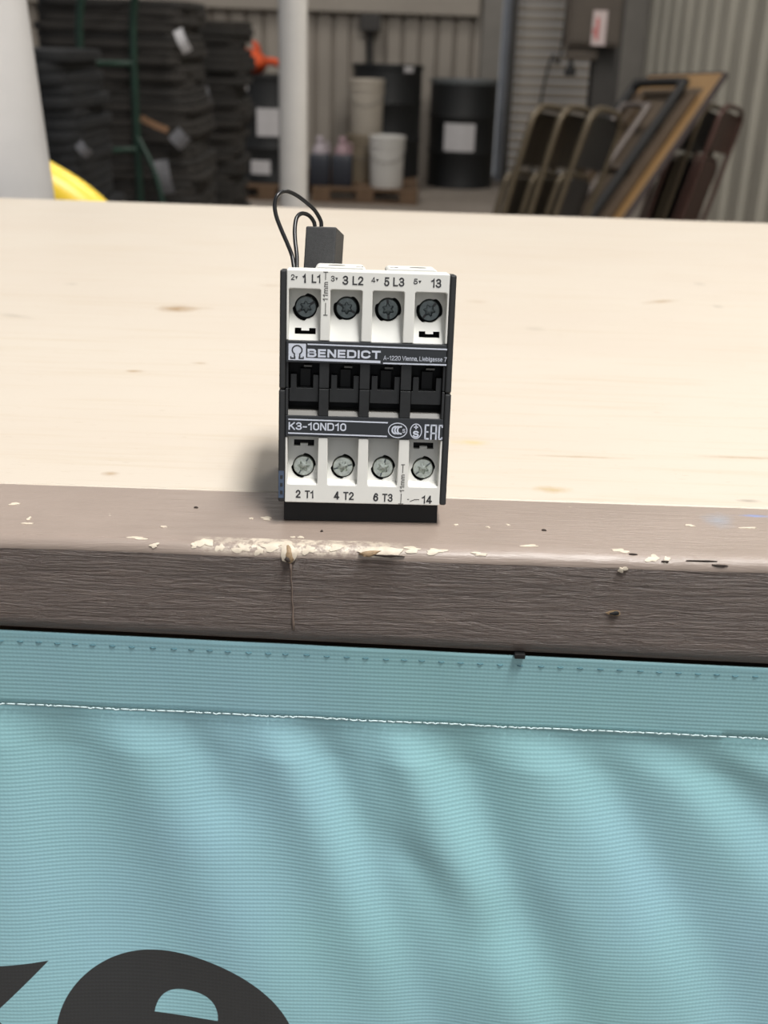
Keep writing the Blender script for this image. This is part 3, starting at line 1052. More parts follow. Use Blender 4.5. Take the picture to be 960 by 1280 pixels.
# plain sans-serif strokes: glyph -> (width, [polylines]); cap height 1, x-height 0.72
GL = {
    '0': (0.56, [arc(0.28, 0.70, 0.28, 0.30, 0, 180) + arc(0.28, 0.30, 0.28, 0.30, 180, 360) + [(0.56, 0.70)]]),
    '1': (0.36, [[(0.02, 0.76), (0.16, 0.82), (0.30, 1.0), (0.30, 0.0)]]),
    '2': (0.56, [arc(0.28, 0.71, 0.27, 0.29, 170, -25) + [(0.02, 0.06), (0.02, 0.0), (0.56, 0.0)]]),
    '3': (0.56, [arc(0.27, 0.755, 0.25, 0.245, 160, -90) + [(0.18, 0.51)], arc(0.27, 0.255, 0.29, 0.255, 90, -165)]),
    '4': (0.58, [[(0.58, 0.24), (0.0, 0.24), (0.40, 1.0), (0.42, 1.0), (0.42, 0.0)]]),
    '5': (0.56, [[(0.52, 1.0), (0.10, 1.0), (0.05, 0.50), (0.10, 0.56)] + arc(0.28, 0.31, 0.28, 0.31, 110, -165)]),
    '6': (0.56, [arc(0.30, 0.70, 0.24, 0.30, 25, 110) + [(0.04, 0.66), (0.0, 0.45)] + arc(0.28, 0.30, 0.28, 0.30, 180, 540, 20)]),
    '7': (0.54, [[(0.0, 1.0), (0.54, 1.0), (0.30, 0.45), (0.20, 0.0)]]),
    'A': (0.66, [[(0.0, 0.0), (0.33, 1.0), (0.66, 0.0)], [(0.12, 0.34), (0.54, 0.34)]]),
    'B': (0.62, [[(0.30, 0.53), (0.0, 0.53), (0.0, 1.0), (0.40, 1.0)] + arc(0.40, 0.765, 0.18, 0.235, 90, -90, 8) + [(0.0, 0.53), (0.0, 0.0), (0.42, 0.0)] + arc(0.42, 0.265, 0.20, 0.265, -90, 90, 8) + [(0.30, 0.53)]]),
    'C': (0.64, [arc(0.32, 0.72, 0.32, 0.28, 12, 180, 10) + arc(0.32, 0.28, 0.32, 0.28, 180, 348, 10)]),
    'D': (0.64, [[(0.0, 0.0), (0.0, 1.0), (0.36, 1.0)] + arc(0.36, 0.72, 0.28, 0.28, 90, 0, 6) + arc(0.36, 0.28, 0.28, 0.28, 0, -90, 6) + [(0.0, 0.0)]]),
    'E': (0.52, [[(0.52, 1.0), (0.0, 1.0), (0.0, 0.0), (0.52, 0.0)], [(0.0, 0.52), (0.48, 0.52)]]),
    'I': (0.0, [[(0.0, 0.0), (0.0, 1.0)]]),
    'K': (0.60, [[(0.0, 0.0), (0.0, 1.0)], [(0.58, 1.0), (0.02, 0.40)], [(0.20, 0.58), (0.60, 0.0)]]),
    'L': (0.48, [[(0.0, 1.0), (0.0, 0.0), (0.48, 0.0)]]),
    'N': (0.60, [[(0.0, 0.0), (0.0, 1.0), (0.06, 1.0), (0.54, 0.0), (0.60, 0.0), (0.60, 1.0)]]),
    'S': (0.56, [arc(0.28, 0.76, 0.26, 0.24, 20, 250, 12) + arc(0.28, 0.26, 0.28, 0.26, 75, -160, 12)]),
    'T': (0.60, [[(0.0, 1.0), (0.60, 1.0)], [(0.30, 1.0), (0.30, 0.0)]]),
    'V': (0.62, [[(0.0, 1.0), (0.31, 0.0), (0.62, 1.0)]]),
    'a': (0.44, [arc(0.22, 0.52, 0.20, 0.20, 160, 0, 8) + [(0.42, 0.0)], arc(0.20, 0.21, 0.20, 0.21, 90, 300, 10) + [(0.42, 0.14)], [(0.20, 0.42), (0.42, 0.44)]]),
    'b': (0.46, [[(0.0, 1.0), (0.0, 0.0)], arc(0.23, 0.36, 0.23, 0.36, 180, 540, 16)]),
    'e': (0.46, [[(0.0, 0.37), (0.46, 0.37)] + arc(0.23, 0.36, 0.23, 0.36, 0, 315, 14)]),
    'g': (0.46, [arc(0.23, 0.36, 0.23, 0.36, 0, 360, 16), [(0.46, 0.72), (0.46, -0.08)] + arc(0.23, -0.06, 0.23, 0.20, 0, -150, 8)]),
    'i': (0.0, [[(0.0, 0.0), (0.0, 0.72)], [(0.0, 0.9), (0.0, 1.0)]]),
    'l': (0.0, [[(0.0, 0.0), (0.0, 1.0)]]),
    'm': (0.74, [[(0.0, 0.0), (0.0, 0.72)], [(0.0, 0.5)] + arc(0.185, 0.52, 0.185, 0.20, 170, 0, 7) + [(0.37, 0.0)], [(0.37, 0.5)] + arc(0.555, 0.52, 0.185, 0.20, 170, 0, 7) + [(0.74, 0.0)]]),
    'n': (0.42, [[(0.0, 0.0), (0.0, 0.72)], [(0.0, 0.48)] + arc(0.21, 0.50, 0.21, 0.22, 170, 0, 7) + [(0.42, 0.0)]]),
    'r': (0.26, [[(0.0, 0.0), (0.0, 0.72)], [(0.0, 0.46)] + arc(0.22, 0.46, 0.22, 0.26, 170, 85, 5)]),
    's': (0.40, [arc(0.20, 0.54, 0.18, 0.18, 20, 250, 9) + arc(0.20, 0.18, 0.20, 0.18, 75, -160, 9)]),
    ',': (0.04, [[(0.04, 0.08), (0.0, -0.12)]]),
    '-': (0.34, [[(0.0, 0.40), (0.34, 0.40)]]),
    ' ': (0.12, []),
}


def ribbon(pts, w_):
    """closed outline quads of a stroke with mitred corners"""
    P = [Vector((p[0], p[1])) for p in pts]
    Q = [P[0]]
    for p in P[1:]:
        if (p - Q[-1]).length > 1e-4:
            Q.append(p)
    P = Q
    n = len(P)
    closed = (P[0] - P[-1]).length < w_ * 0.3 and n > 4
    L, Rr = [], []
    for i in range(n):
        if closed:
            d0 = (P[i] - P[i - 1]) if i else (P[0] - P[-2])
            d1 = (P[i + 1] - P[i]) if i < n - 1 else (P[1] - P[0])
        else:
            d0 = P[i] - P[i - 1] if i else P[1] - P[0]
            d1 = P[i + 1] - P[i] if i < n - 1 else P[i] - P[i - 1]
        d0, d1 = d0.normalized(), d1.normalized()
        t_ = (d0 + d1)
        if t_.length < 1e-3:
            t_ = d1
        t_.normalize()
        nn = Vector((-t_.y, t_.x))
        k = 1.0 / max(0.5, abs(nn.dot(Vector((-d1.y, d1.x)))))
        e0 = Vector((0, 0))
        if not closed and i == 0:
            e0 = -d1 * w_ * 0.5
        if not closed and i == n - 1:
            e0 = d0 * w_ * 0.5
        L.append(P[i] + nn * (w_ / 2 * k) + e0)
        Rr.append(P[i] - nn * (w_ / 2 * k) + e0)
    return [[tuple(L[i]), tuple(L[i + 1]), tuple(Rr[i + 1]), tuple(Rr[i])] for i in range(n - 1)]


def text(name, s, x0, x1, z0, z1, mat, parent, y=-0.03, sw=0.36, rot=False, gap=0.17, th=0.03, fm=None):
    """word drawn with strokes sw mm wide, cap height and length fitted to the box (mm)"""
    adv, pos = 0.0, []
    for ch in s:
        pos.append(adv)
        adv += GL[ch][0] + (gap if ch != ' ' else 0.1) + (sw / max(0.1, (z1 - z0)) if not rot else sw / max(0.1, x1 - x0)) * 0.75
    total = pos[-1] + GL[s[-1]][0]
    m = MB()
    h = sw / 2
    lay = 0
    for ch, px_ in zip(s, pos):
        for pl_ in GL[ch][1]:
            q = []
            for (u, v) in pl_:
                k = (px_ + u) / total if total > 0 else 0.5
                if rot:
                    q.append((x1 - h - (x1 - x0 - sw) * v, z0 + h + (z1 - z0 - sw) * k))
                else:
                    q.append((x0 + h + (x1 - x0 - sw) * k, z0 + h + (z1 - z0 - sw) * v))
            lay = (lay + 1) % 5
            for quad in ribbon(q, sw):
                m.prism(quad, fm or Fm, y, y - th - 0.001 * lay)
    return m.build(name, mat, parent)


def mark(name, polys, mat, parent, y=-0.03):
    m = MB()
    for p_ in polys:
        m.prism(p_, Fm, y, y - 0.03)
    return m.build(name, mat, parent)


def tri(x0, x1, z0, z1):
    return [(x0, z1), ((x0 + x1) / 2, z0), (x1, z1)]


def bar(x0, z0, x1, z1, w_):
    dx, dz = x1 - x0, z1 - z0
    L = math.hypot(dx, dz)
    nx_, nz_ = -dz / L * w_ / 2, dx / L * w_ / 2
    return [(x0 + nx_, z0 + nz_), (x1 + nx_, z1 + nz_), (x1 - nx_, z1 - nz_), (x0 - nx_, z0 - nz_)]


PD = 'print_dark'
for s, x0, x1, z0, z1, sw in [
        ('2', -19.6, -18.65, 58.15, 59.55, 0.2), ('1', -16.65, -15.7, 57.5, 59.7, 0.5), ('L1', -14.35, -12.05, 57.55, 59.7, 0.36),
        ('3', -9.5, -8.55, 58.1, 59.5, 0.2), ('3', -6.55, -5.1, 57.35, 59.6, 0.38), ('L2', -4.05, -1.3, 57.35, 59.55, 0.36),
        ('4', 0.7, 1.75, 58.1, 59.45, 0.18), ('5', 3.95, 5.3, 57.3, 59.55, 0.38), ('L3', 6.25, 9.1, 57.35, 59.55, 0.36),
        ('5', 11.4, 12.45, 58.0, 59.4, 0.23), ('13', 15.85, 18.5, 57.3, 59.55, 0.38)]:
    text('lettering', s, x0, x1, z0, z1, PD, upper, sw=sw)
mark('arrow_marks', [tri(-18.5, -17.85, 58.4, 59.1), tri(-8.4, -7.75, 58.35, 59.05), tri(1.9, 2.6, 58.3, 59.0), tri(12.65, 13.4, 58.2, 58.95)], PD, upper)
PG = simple('print_scale', (84, 82, 78), 0.55, var=0.05, scale=500)
mark('scale_mark', [bar(-10.85, 60.35, -10.85, 58.4, 0.2), bar(-11.45, 60.35, -10.25, 60.35, 0.2), bar(-10.75, 52.7, -10.75, 49.6, 0.2), bar(-11.25, 49.6, -10.2, 49.6, 0.2)], PG, upper)
text('lettering', '11mm', -11.45, -10.2, 53.1, 57.9, PG, upper, sw=0.2, rot=True)
for s, x0, x1, z0, z1, sw in [
        ('2', -17.75, -16.45, 1.25, 3.45, 0.38), ('T1', -15.3, -12.95, 1.2, 3.35, 0.36), ('4', -7.6, -6.15, 1.05, 3.25, 0.42), ('T2', -5.1, -2.3, 1.0, 3.2, 0.36),
        ('6', 2.9, 4.25, 0.8, 3.05, 0.4), ('T3', 5.3, 8.1, 0.75, 2.95, 0.36), ('14', 15.85, 18.6, 0.5, 2.7, 0.38)]:
    text('lettering', s, x0, x1, z0, z1, PD, lower, sw=sw)
mark('scale_mark', [bar(10.55, 11.0, 10.5, 8.7, 0.2), bar(10.05, 11.0, 11.05, 11.0, 0.2), bar(10.35, 3.1, 10.3, 0.25, 0.2), bar(9.6, 0.22, 11.0, 0.22, 0.22)], PG, lower)
text('lettering', '11mm', 9.9, 11.1, 3.4, 8.3, PG, lower, sw=0.2, rot=True)
mark('switch_symbol', [bar(12.0, 1.55, 12.5, 1.55, 0.18), bar(12.75, 0.95, 13.9, 1.5, 0.18), bar(13.85, 1.52, 15.2, 1.55, 0.18)], PG, lower)

TOPF = lambda p, t_: Vector((p[0] * mm_, p[1] * mm_, (61.0 - t_) * mm_))
text('lettering', 'A1', -3.1, -1.1, 14.9, 17.4, PD, K, y=0.0, sw=0.35, fm=TOPF)
text('lettering', 'A2', 5.9, 8.2, 14.9, 17.4, PD, K, y=0.0, sw=0.35, fm=TOPF)
PS = 'print_silver'
YL = -0.28
# logo square with the omega cut out of it in dark
o = mark('logo_plate', [rect(-20.0, -15.55, 37.95, 42.2)], PS, lu, YL)
pts = [(-17.8 + 1.42 * math.cos(R(-62 + 304 * i / 40)), 40.55 + 1.32 * math.sin(R(-62 + 304 * i / 40))) for i in range(41)]
pin = [(-17.8 + 1.06 * math.cos(R(-62 + 304 * i / 40)), 40.55 + 0.98 * math.sin(R(-62 + 304 * i / 40))) for i in range(41)]
om = MB()
for i in range(40):
    om.prism([pts[i], pts[i + 1], pin[i + 1], pin[i]], Fm, YL - 0.03, YL - 0.06)
for sg in (-1, 1):
    om.prism([(-17.8 + sg * x, z) for x, z in ((0.52, 39.75), (0.86, 39.35), (0.86, 38.75), (0.52, 38.9))], Fm, YL - 0.03, YL - 0.06)
    om.prism([(-17.8 + sg * x, z) for x, z in ((0.40, 38.25), (1.75, 38.25), (1.75, 38.62), (0.80, 38.62), (0.80, 38.95), (0.40, 38.95))], Fm, YL - 0.03, YL - 0.06)
    om.prism([(-17.8 + sg * x, z) for x, z in ((1.45, 38.5), (1.75, 38.5), (1.75, 38.95), (1.45, 38.95))], Fm, YL - 0.03, YL - 0.06)
om.build('omega_sign', 'label_black', o)
text('lettering', 'BENEDICT', -15.15, 3.65, 38.85, 40.95, PS, lu, y=YL, sw=0.5, gap=0.12)
mark('label_lines', [[(-15.15, 41.95), (20.75, 41.6), (20.75, 41.95), (-15.15, 42.3)], [(-15.55, 37.95), (3.65, 37.75), (3.65, 38.4), (-15.55, 38.6)], rect(4.35, 20.75, 37.6, 37.95)], PS, lu, YL)
text('lettering', 'A-1220 Vienna, Lieblgasse 7', 4.4, 20.75, 38.6, 39.75, PS, lu, y=YL, sw=0.13, gap=0.16)
mark('label_lines', [[(-19.9, 22.3), (6.1, 22.05), (6.1, 22.4), (-19.9, 22.65)], [(-19.9, 18.65), (6.0, 18.4), (6.0, 18.75), (-19.9, 19.0)]], PS, ll, YL)
text('lettering', 'K3-10ND10', -19.8, -4.75, 19.7, 21.75, PS, ll, y=YL, sw=0.36, gap=0.14)


def ring(cx, cz, rx, rz, w_, n=40, a0=0.0, a1=360.0):
    ps = []
    for i in range(n):
        q0, q1 = R(a0 + (a1 - a0) * i / n), R(a0 + (a1 - a0) * (i + 1) / n)
        ps.append([(cx + rx * math.cos(q0), cz + rz * math.sin(q0)), (cx + rx * math.cos(q1), cz + rz * math.sin(q1)),
                   (cx + (rx - w_) * math.cos(q1), cz + (rz - w_) * math.sin(q1)), (cx + (rx - w_) * math.cos(q0), cz + (rz - w_) * math.sin(q0))])
    return ps


polys = ring(8.75, 20.25, 2.55, 2.05, 0.24)
for cx in (8.15, 8.85, 9.55):
    polys += ring(cx, 20.3, 1.05, 1.15, 0.42, 16, 70, 290)
o = mark('certification_mark', polys, PS, ll, YL)
text('lettering', 'S', 10.0, 10.75, 19.6, 20.7, PS, ll, y=YL, sw=0.17)
polys = ring(13.55, 20.15, 1.6, 2.05, 0.24)
polys += [rect(13.0, 14.1, 21.05, 21.4), rect(13.37, 13.73, 20.65, 21.8)]
mark('certification_mark', polys, PS, ll, YL)
text('lettering', 'S', 12.75, 14.35, 18.45, 20.3, PS, ll, y=YL, sw=0.42)
z0, z1 = 18.0, 22.05
w_ = 0.42
polys = [rect(15.8, 15.8 + w_, z0, z1), rect(15.8, 17.0, z1 - w_, z1), rect(15.8, 16.85, 19.85, 19.85 + w_), rect(15.8, 17.0, z0, z0 + w_)]
polys += [rect(17.35, 17.35 + w_, z0, z1), rect(18.65, 18.65 + w_, z0, z1), rect(17.35, 19.07, z1 - w_, z1), rect(17.35, 19.07, 19.5, 19.5 + w_)]
polys += [rect(19.45, 19.45 + w_, z0, z1), rect(19.45, 20.6, z1 - w_, z1), rect(19.45, 20.6, z0, z0 + w_), rect(20.25, 20.6, z1 - 0.8, z1), rect(20.25, 20.6, z0, z0 + 0.7)]
mark('certification_mark', polys, PS, ll, YL)

# suppressor block wired to the coil, tilted back behind the terminals
ML = Matrix.Translation((-13.3 * mm_, 27.0 * mm_, 57.5 * mm_)) @ Matrix.Rotation(R(-11.5), 4, 'Z') @ Matrix.Rotation(R(-12), 4, 'X')
mod = MB()
mod.box(-4.4 * mm_, 4.3 * mm_, 0, 11 * mm_, 0, 13.5 * mm_, ML)
mo = mod.build('suppressor_block', 'module_black', K, bevel=0.45 * mm_, seg=3)


def crv(pts, n=8):
    """Catmull-Rom through the points"""
    P = [Vector(p) for p in pts]
    P = [P[0] * 2 - P[1]] + P + [P[-1] * 2 - P[-2]]
    out = []
    for i in range(1, len(P) - 2):
        for k in range(n):
            t_ = k / n
            a, b, c, d = P[i - 1], P[i], P[i + 1], P[i + 2]
            out.append(0.5 * ((2 * b) + (c - a) * t_ + (2 * a - 5 * b + 4 * c - d) * t_ ** 2 + (3 * b - a - 3 * c + d) * t_ ** 3))
    out.append(P[-2])
    return out


def face_pt(cx, cy, y):
    """pixel in the wire study crop -> contactor coordinates at depth y (mm)"""
    px, py = 330 + cx / 6.857, 225 + cy / 6.857
    d = rt * ((px - 480) / FPX) - upv * ((py - 640) / FPX) + fwd
    inv = MC.inverted()
    o_, d_ = inv @ CAM, inv.to_3x3() @ d
    return o_ + d_ * ((y * mm_ - o_.y) / d_.y)


big = [(492, 400, 34), (484, 345, 34), (430, 255, 33), (340, 175, 31), (255, 118, 29), (180, 97, 27), (118, 130, 25), (92, 210, 24), (105, 310, 23), (150, 430, 22), (200, 545, 21), (240, 650, 20), (258, 760, 18), (262, 800, 17)]
small = [(437, 400, 33), (425, 355, 33), (385, 305, 32), (325, 287, 30), (280, 325, 28), (264, 420, 26), (268, 530, 24), (280, 640, 22), (282, 760, 20), (280, 800, 19)]
for pts in (big, small):
    MB().tube(crv([face_pt(*q) for q in pts]), 0.00057, 12).build('wire', 'wire_black', K, smooth=40)

# ================================================================== BACKGROUND THINGS
MT['mat_dark'] = simple('mat_dark', (37, 35, 33), 0.85, var=0.25, scale=14, bump=0.4, bdist=0.004)
MT['mat_brown'] = simple('mat_brown', (41, 38, 35), 0.85, var=0.25, scale=14, bump=0.4, bdist=0.004)
MT['mat_black'] = simple('mat_black', (19, 21, 24), 0.8, var=0.25, scale=14, bump=0.4, bdist=0.004)


def mat_mesh(seed, w_, d_, h_):
    rr = random.Random(seed)
    m = MB()
    base = rrect(-w_ / 2, w_ / 2, -d_ / 2, d_ / 2, 0.07, 4)
    pts = []
    for i, (x, y) in enumerate(base):
        nxt = base[(i + 1) % len(base)]
        seg = 5 if math.hypot(nxt[0] - x, nxt[1] - y) > 0.1 else 1
        for k in range(seg):
            pts.append((x + (nxt[0] - x) * k / seg, y + (nxt[1] - y) * k / seg))
    pts = [(x * (1 + rr.uniform(-.012, .012)), y * (1 + rr.uniform(-.012, .012))) for x, y in pts]
    n = len(pts)
    vs = []
    for (k, z) in ((0.992, 0.0), (1.0, h_ * 0.2), (1.0, h_ * 0.8), (0.992, h_)):
        vs += [Vector((x * k, y * k, z)) for x, y in pts]
    fs = [(j * n + i, j * n + (i + 1) % n, (j + 1) * n + (i + 1) % n, (j + 1) * n + i) for j in range(3) for i in range(n)]
    fs += [tuple(range(n - 1, -1, -1)), tuple(3 * n + i for i in range(n))]
    m.add(vs, fs)
    return m


def stack(cx, cy, w_, d_, top, h_, mats, label, group, seed, drift):
    rr = random.Random(seed)
    protos = []
    z = 0.0
    i = 0
    while z + h_ < top:
        if i < 3:
            o = mat_mesh(seed * 10 + i, w_, d_, h_).build('floor_mat', mats[i % len(mats)], smooth=50)
            protos.append(o)
        else:
            o = protos[rr.randrange(3)].copy()
            C.objects.link(o)
        dx, dy = drift(z)
        o.location = (cx + dx + rr.uniform(-0.018, 0.018), cy + dy + rr.uniform(-0.01, 0.01), z)
        o.rotation_euler = (0, 0, rr.uniform(-0.06, 0.06))
        tag(o, label, 'mat', group)
        z += h_ + 0.0008
        i += 1
    o['label'] = 'topmost ' + label
    return z


xr = at(240, 100, 4.4).x
zt1 = stack(xr - 0.29, 4.72, 0.56, 0.5, 1.33, 0.027, ['mat_brown', 'mat_dark', 'mat_brown'], 'dark brown mat in the tall stack behind the green hand truck', 'mats stacked behind the hand truck', 21,
            lambda z: (0.02 * math.sin(z * 4.0) - 0.03 * max(0, z - 1.0), 0))
xr2 = at(293, 120, 5.3).x
stack(xr2 - 0.24, 5.62, 0.46, 0.5, 1.27, 0.029, ['mat_dark', 'mat_brown', 'mat_dark'], 'dark grey mat in the stack next to the black drum with orange bundle', 'mats stacked beside the left drum', 33,
      lambda z: (-0.025 * math.cos(z * 3.3) * z, 0))
xr3 = at(118, 150, 3.4).x
stack(xr3 - 0.26, 3.68, 0.5, 0.46, 1.15, 0.031, ['mat_black', 'mat_black', 'mat_black'], 'black mat in the low stack beside the white post', 'black mats stacked by the white post', 45,
      lambda z: (0.03 * math.sin(z * 3.0 + 1.0) - 0.05 * z, 0))


# loose tags and scraps on the stacks
MT['paper_white'] = simple('paper_white', (196, 194, 196), 0.7, var=0.05, scale=20)
MT['rag_grey'] = simple('rag_grey', (112, 112, 116), 0.8, var=0.15, scale=20)
MT['raw_wood'] = simple('raw_wood', (132, 100, 74), 0.75, var=0.2, scale=12)


def strip(name, p0, p1, Y, wpx, mat, label, cat, bend=0.02):
    a, b = at(p0[0], p0[1], Y), at(p1[0], p1[1], Y)
    wd = wpx / FPX * Y / 2
    n = 6
    dirv = (b - a).normalized()
    side = dirv.cross(Vector((0, 1, 0))).normalized() * wd
    m = MB()
    vs, fs = [], []
    for i in range(n + 1):
        k = i / n
        c_ = a + (b - a) * k + Vector((0, -bend * math.sin(math.pi * k), 0))
        for th in (0, 0.003):
            vs += [c_ + side + Vector((0, th, 0)), c_ - side + Vector((0, th, 0))]
    for i in range(n):
        q = i * 4
        fs += [(q, q + 1, q + 5, q + 4), (q + 2, q + 6, q + 7, q + 3), (q, q + 4, q + 6, q + 2), (q + 1, q + 3, q + 7, q + 5)]
    fs += [(0, 2, 3, 1), (n * 4, n * 4 + 1, n * 4 + 3, n * 4 + 2)]
    org = a
    m.add([v - org for v in vs], fs)
    return tag(m.build(name, mat, smooth=40, loc=org), label, cat)


strip('paper_tag', (222, 37), (235, 65), 4.40, 11, 'paper_white', 'slanting white paper tag on the tall brown mat stack', 'tag')
strip('cloth_tag', (299, 90), (305, 114), 9.15, 11, 'paper_white', 'white cloth strip hanging below the orange bundle', 'tag')
strip('fabric_scrap', (217, 165), (232, 181), 4.36, 18, 'rag_grey', 'grey fabric scrap sticking out of the tall brown mat stack', 'scrap')
strip('fabric_flap', (201, 200), (210, 242), 4.38, 17, 'rag_grey', 'long grey flap hanging low on the tall brown mat stack', 'scrap')
strip('label_tag', (256, 108), (262, 128), 5.365, 7, 'rag_grey', 'small dull tag on the stack next to the left drum', 'tag')
strip('wood_slat', (176, 147), (210, 163), 4.37, 7, 'raw_wood', 'short brown wooden slat across the tall mat stack', 'slat')
strip('sheet_scrap', (98, 178), (112, 194), 3.44, 11, 'rag_grey', 'faint grey scrap on the black mats by the white post', 'scrap')

# yellow pipe behind the counter
MT['yellow_pipe'] = simple('yellow_pipe', (240, 205, 60), 0.4, var=0.08, scale=10)
yp = [at(5, 205, 1.18), at(45, 225, 1.18), at(90, 252, 1.18), at(125, 285, 1.18), at(148, 330, 1.18)]
yp = crv([(p_.x, 1.18, p_.z) for p_ in yp] + [(yp[-1].x + 0.015, 1.18, 0.8), (yp[-1].x + 0.02, 1.18, 0.0)], 8)
base = yp[-1]
ypo = thing('yellow_pipe', 'bright yellow bent pipe rising behind the counter by the white post', 'pipe', (base.x, base.y, 0))
MB().tube([p_ - Vector((base.x, base.y, 0)) for p_ in yp], 0.024, 20).build('tube', 'yellow_pipe', ypo, smooth=40)
e_ = yp[0] - Vector((base.x, base.y, 0))
d_ = (yp[0] - yp[1]).normalized()
MB().tube([e_ - d_ * 0.002, e_ + d_ * 0.03], 0.0265, 20).build('end_cap', 'yellow_pipe', ypo, smooth=40)

# green hand truck
MT['truck_green'] = simple('truck_green', (20, 48, 38), 0.5, 0.1, var=0.2, scale=14)
MT['rubber'] = simple('rubber', (30, 30, 31), 0.8, var=0.2, scale=20)
q = at(137, 120, 4.2)
ht = thing('hand_truck', 'dark green tubular hand truck standing in front of the mat stack', 'hand truck', (q.x, 4.2, 0))
ht.rotation_euler = (0, 0, R(62))
hb = 0.135
for sgn in (-1, 1):
    pts = crv([(sgn * hb, 0, 0.06), (sgn * hb, 0, 0.5), (sgn * hb, 0, 1.0), (sgn * hb, -0.01, 1.24), (sgn * hb * 0.9, -0.05, 1.36), (sgn * hb * 0.6, -0.1, 1.42), (0, -0.12, 1.44)])
    MB().tube(pts, 0.014, 12).build('upright', 'truck_green', ht, smooth=40)
zc1, zc2 = at(137, 80, 4.2).z, at(145, 190, 4.2).z
for z in (0.12, 0.36, zc2, zc1):
    m = MB().tube(crv([(-hb, 0, z), (-0.05, 0.03, z), (0.05, 0.03, z), (hb, 0, z)]), 0.011, 10)
    m.build('cross_bar', 'truck_green', ht, smooth=40)
for sgn in (-1, 1):
    m = MB().tube(crv([(sgn * hb, 0, zc2 + 0.05), (sgn * hb, -0.09, zc2 - 0.12), (sgn * hb, -0.14, 0.35), (sgn * hb, -0.12, 0.12)]), 0.010, 10)
    m.build('brace', 'truck_green', ht, smooth=40)
    w_ = MB().lathe([(0.03, -0.02), (0.085, -0.025), (0.1, -0.015), (0.1, 0.015), (0.085, 0.025), (0.03, 0.02), (0.03, -0.02)], 24, Matrix.Translation((sgn * (hb + 0.04), -0.12, 0.1)) @ Matrix.Rotation(R(90), 4, 'Y'))
    w_.build('wheel', 'rubber', ht, smooth=40)
MB().tube([(-hb - 0.06, -0.12, 0.1), (hb + 0.06, -0.12, 0.1)], 0.01, 10).build('axle', 'truck_green', ht, smooth=40)
MB().box(-0.17, 0.17, 0.0, 0.13, 0.0, 0.008).build('toe_plate', 'truck_green', ht)

# pallet, drums, pails, jugs by the back wall
MT['pallet_wood'] = simple('pallet_wood', (104, 82, 62), 0.8, var=0.2, scale=9)
MT['drum_black'] = simple('drum_black', (18, 20, 22), 0.6, 0.0, var=0.2, scale=5)
MT['drum_lid'] = simple('drum_lid', (96, 100, 102), 0.5, var=0.1, scale=5)


def pallet(px0, px1, Y, label):
    x0, x1 = at(px0, 220, Y).x, at(px1, 220, Y).x
    p_ = thing('pallet', label, 'pallet', ((x0 + x1) / 2, Y, 0))
    hw_ = (x1 - x0) / 2
    dp = 1.35
    for i in range(9):
        y = i * (dp - 0.1) / 8
        MB().box(-hw_, hw_, y, y + 0.1, 0.095, 0.115).build('deck_board', 'pallet_wood', p_, bevel=0.003)
    for y in (0, (dp - 0.1) / 2, dp - 0.1):
        MB().box(-hw_, hw_, y, y + 0.1, 0.0, 0.018).build('bottom_board', 'pallet_wood', p_, bevel=0.003)
    for x in (-hw_ + 0.07, 0, hw_ - 0.07):
        for y in (0.0, (dp - 0.1) / 2, dp - 0.1):
            MB().box(x - 0.07, x + 0.07, y, y + 0.1, 0.0185, 0.0945).build('block', 'pallet_wood', p_, bevel=0.003)
    return p_


pallet(390, 523, 9.0, 'brown wooden pallet carrying the pails and dark jugs')
pallet(283, 384, 9.0, 'brown wooden pallet under the drum with the orange bundle')
PT = 0.1155


def drum(px, Y, z0, h_, label, lid):
    x = at(px, 150, Y).x
    d = thing('drum', label, 'drum', (x, Y, z0))
    r_ = 0.287
    prof = [(0.0, 0.012), (r_ - 0.012, 0.012), (r_ - 0.01, 0.0), (r_ + 0.004, 0.0), (r_ + 0.004, 0.02), (r_, 0.03), (r_, h_ / 3 - 0.02), (r_ + 0.010, h_ / 3), (r_, h_ / 3 + 0.02),
            (r_, 2 * h_ / 3 - 0.02), (r_ + 0.010, 2 * h_ / 3), (r_, 2 * h_ / 3 + 0.02), (r_, h_ - 0.03)]
    MB().lathe(prof + [(r_ - 0.02, h_ - 0.03), (0, h_ - 0.03)], 40).build('body', 'drum_black', d, smooth=40)
    MB().lathe([(0, h_ - 0.026), (r_ - 0.015, h_ - 0.026), (r_ - 0.012, h_ - 0.012), (r_ - 0.008, h_)] + [(r_ + 0.009, h_), (r_ + 0.011, h_ - 0.02), (r_ + 0.006, h_ - 0.034), (r_ - 0.01, h_ - 0.034)], 40).build('lid', lid, d, smooth=40)
    MB().lathe([(0, 0.02), (0.03, 0.02), (0.03, 0)], 16, Matrix.Translation((0.12, -0.1, h_ - 0.026))).build('bung', 'drum_lid', d, smooth=40)
    return d, x, r_


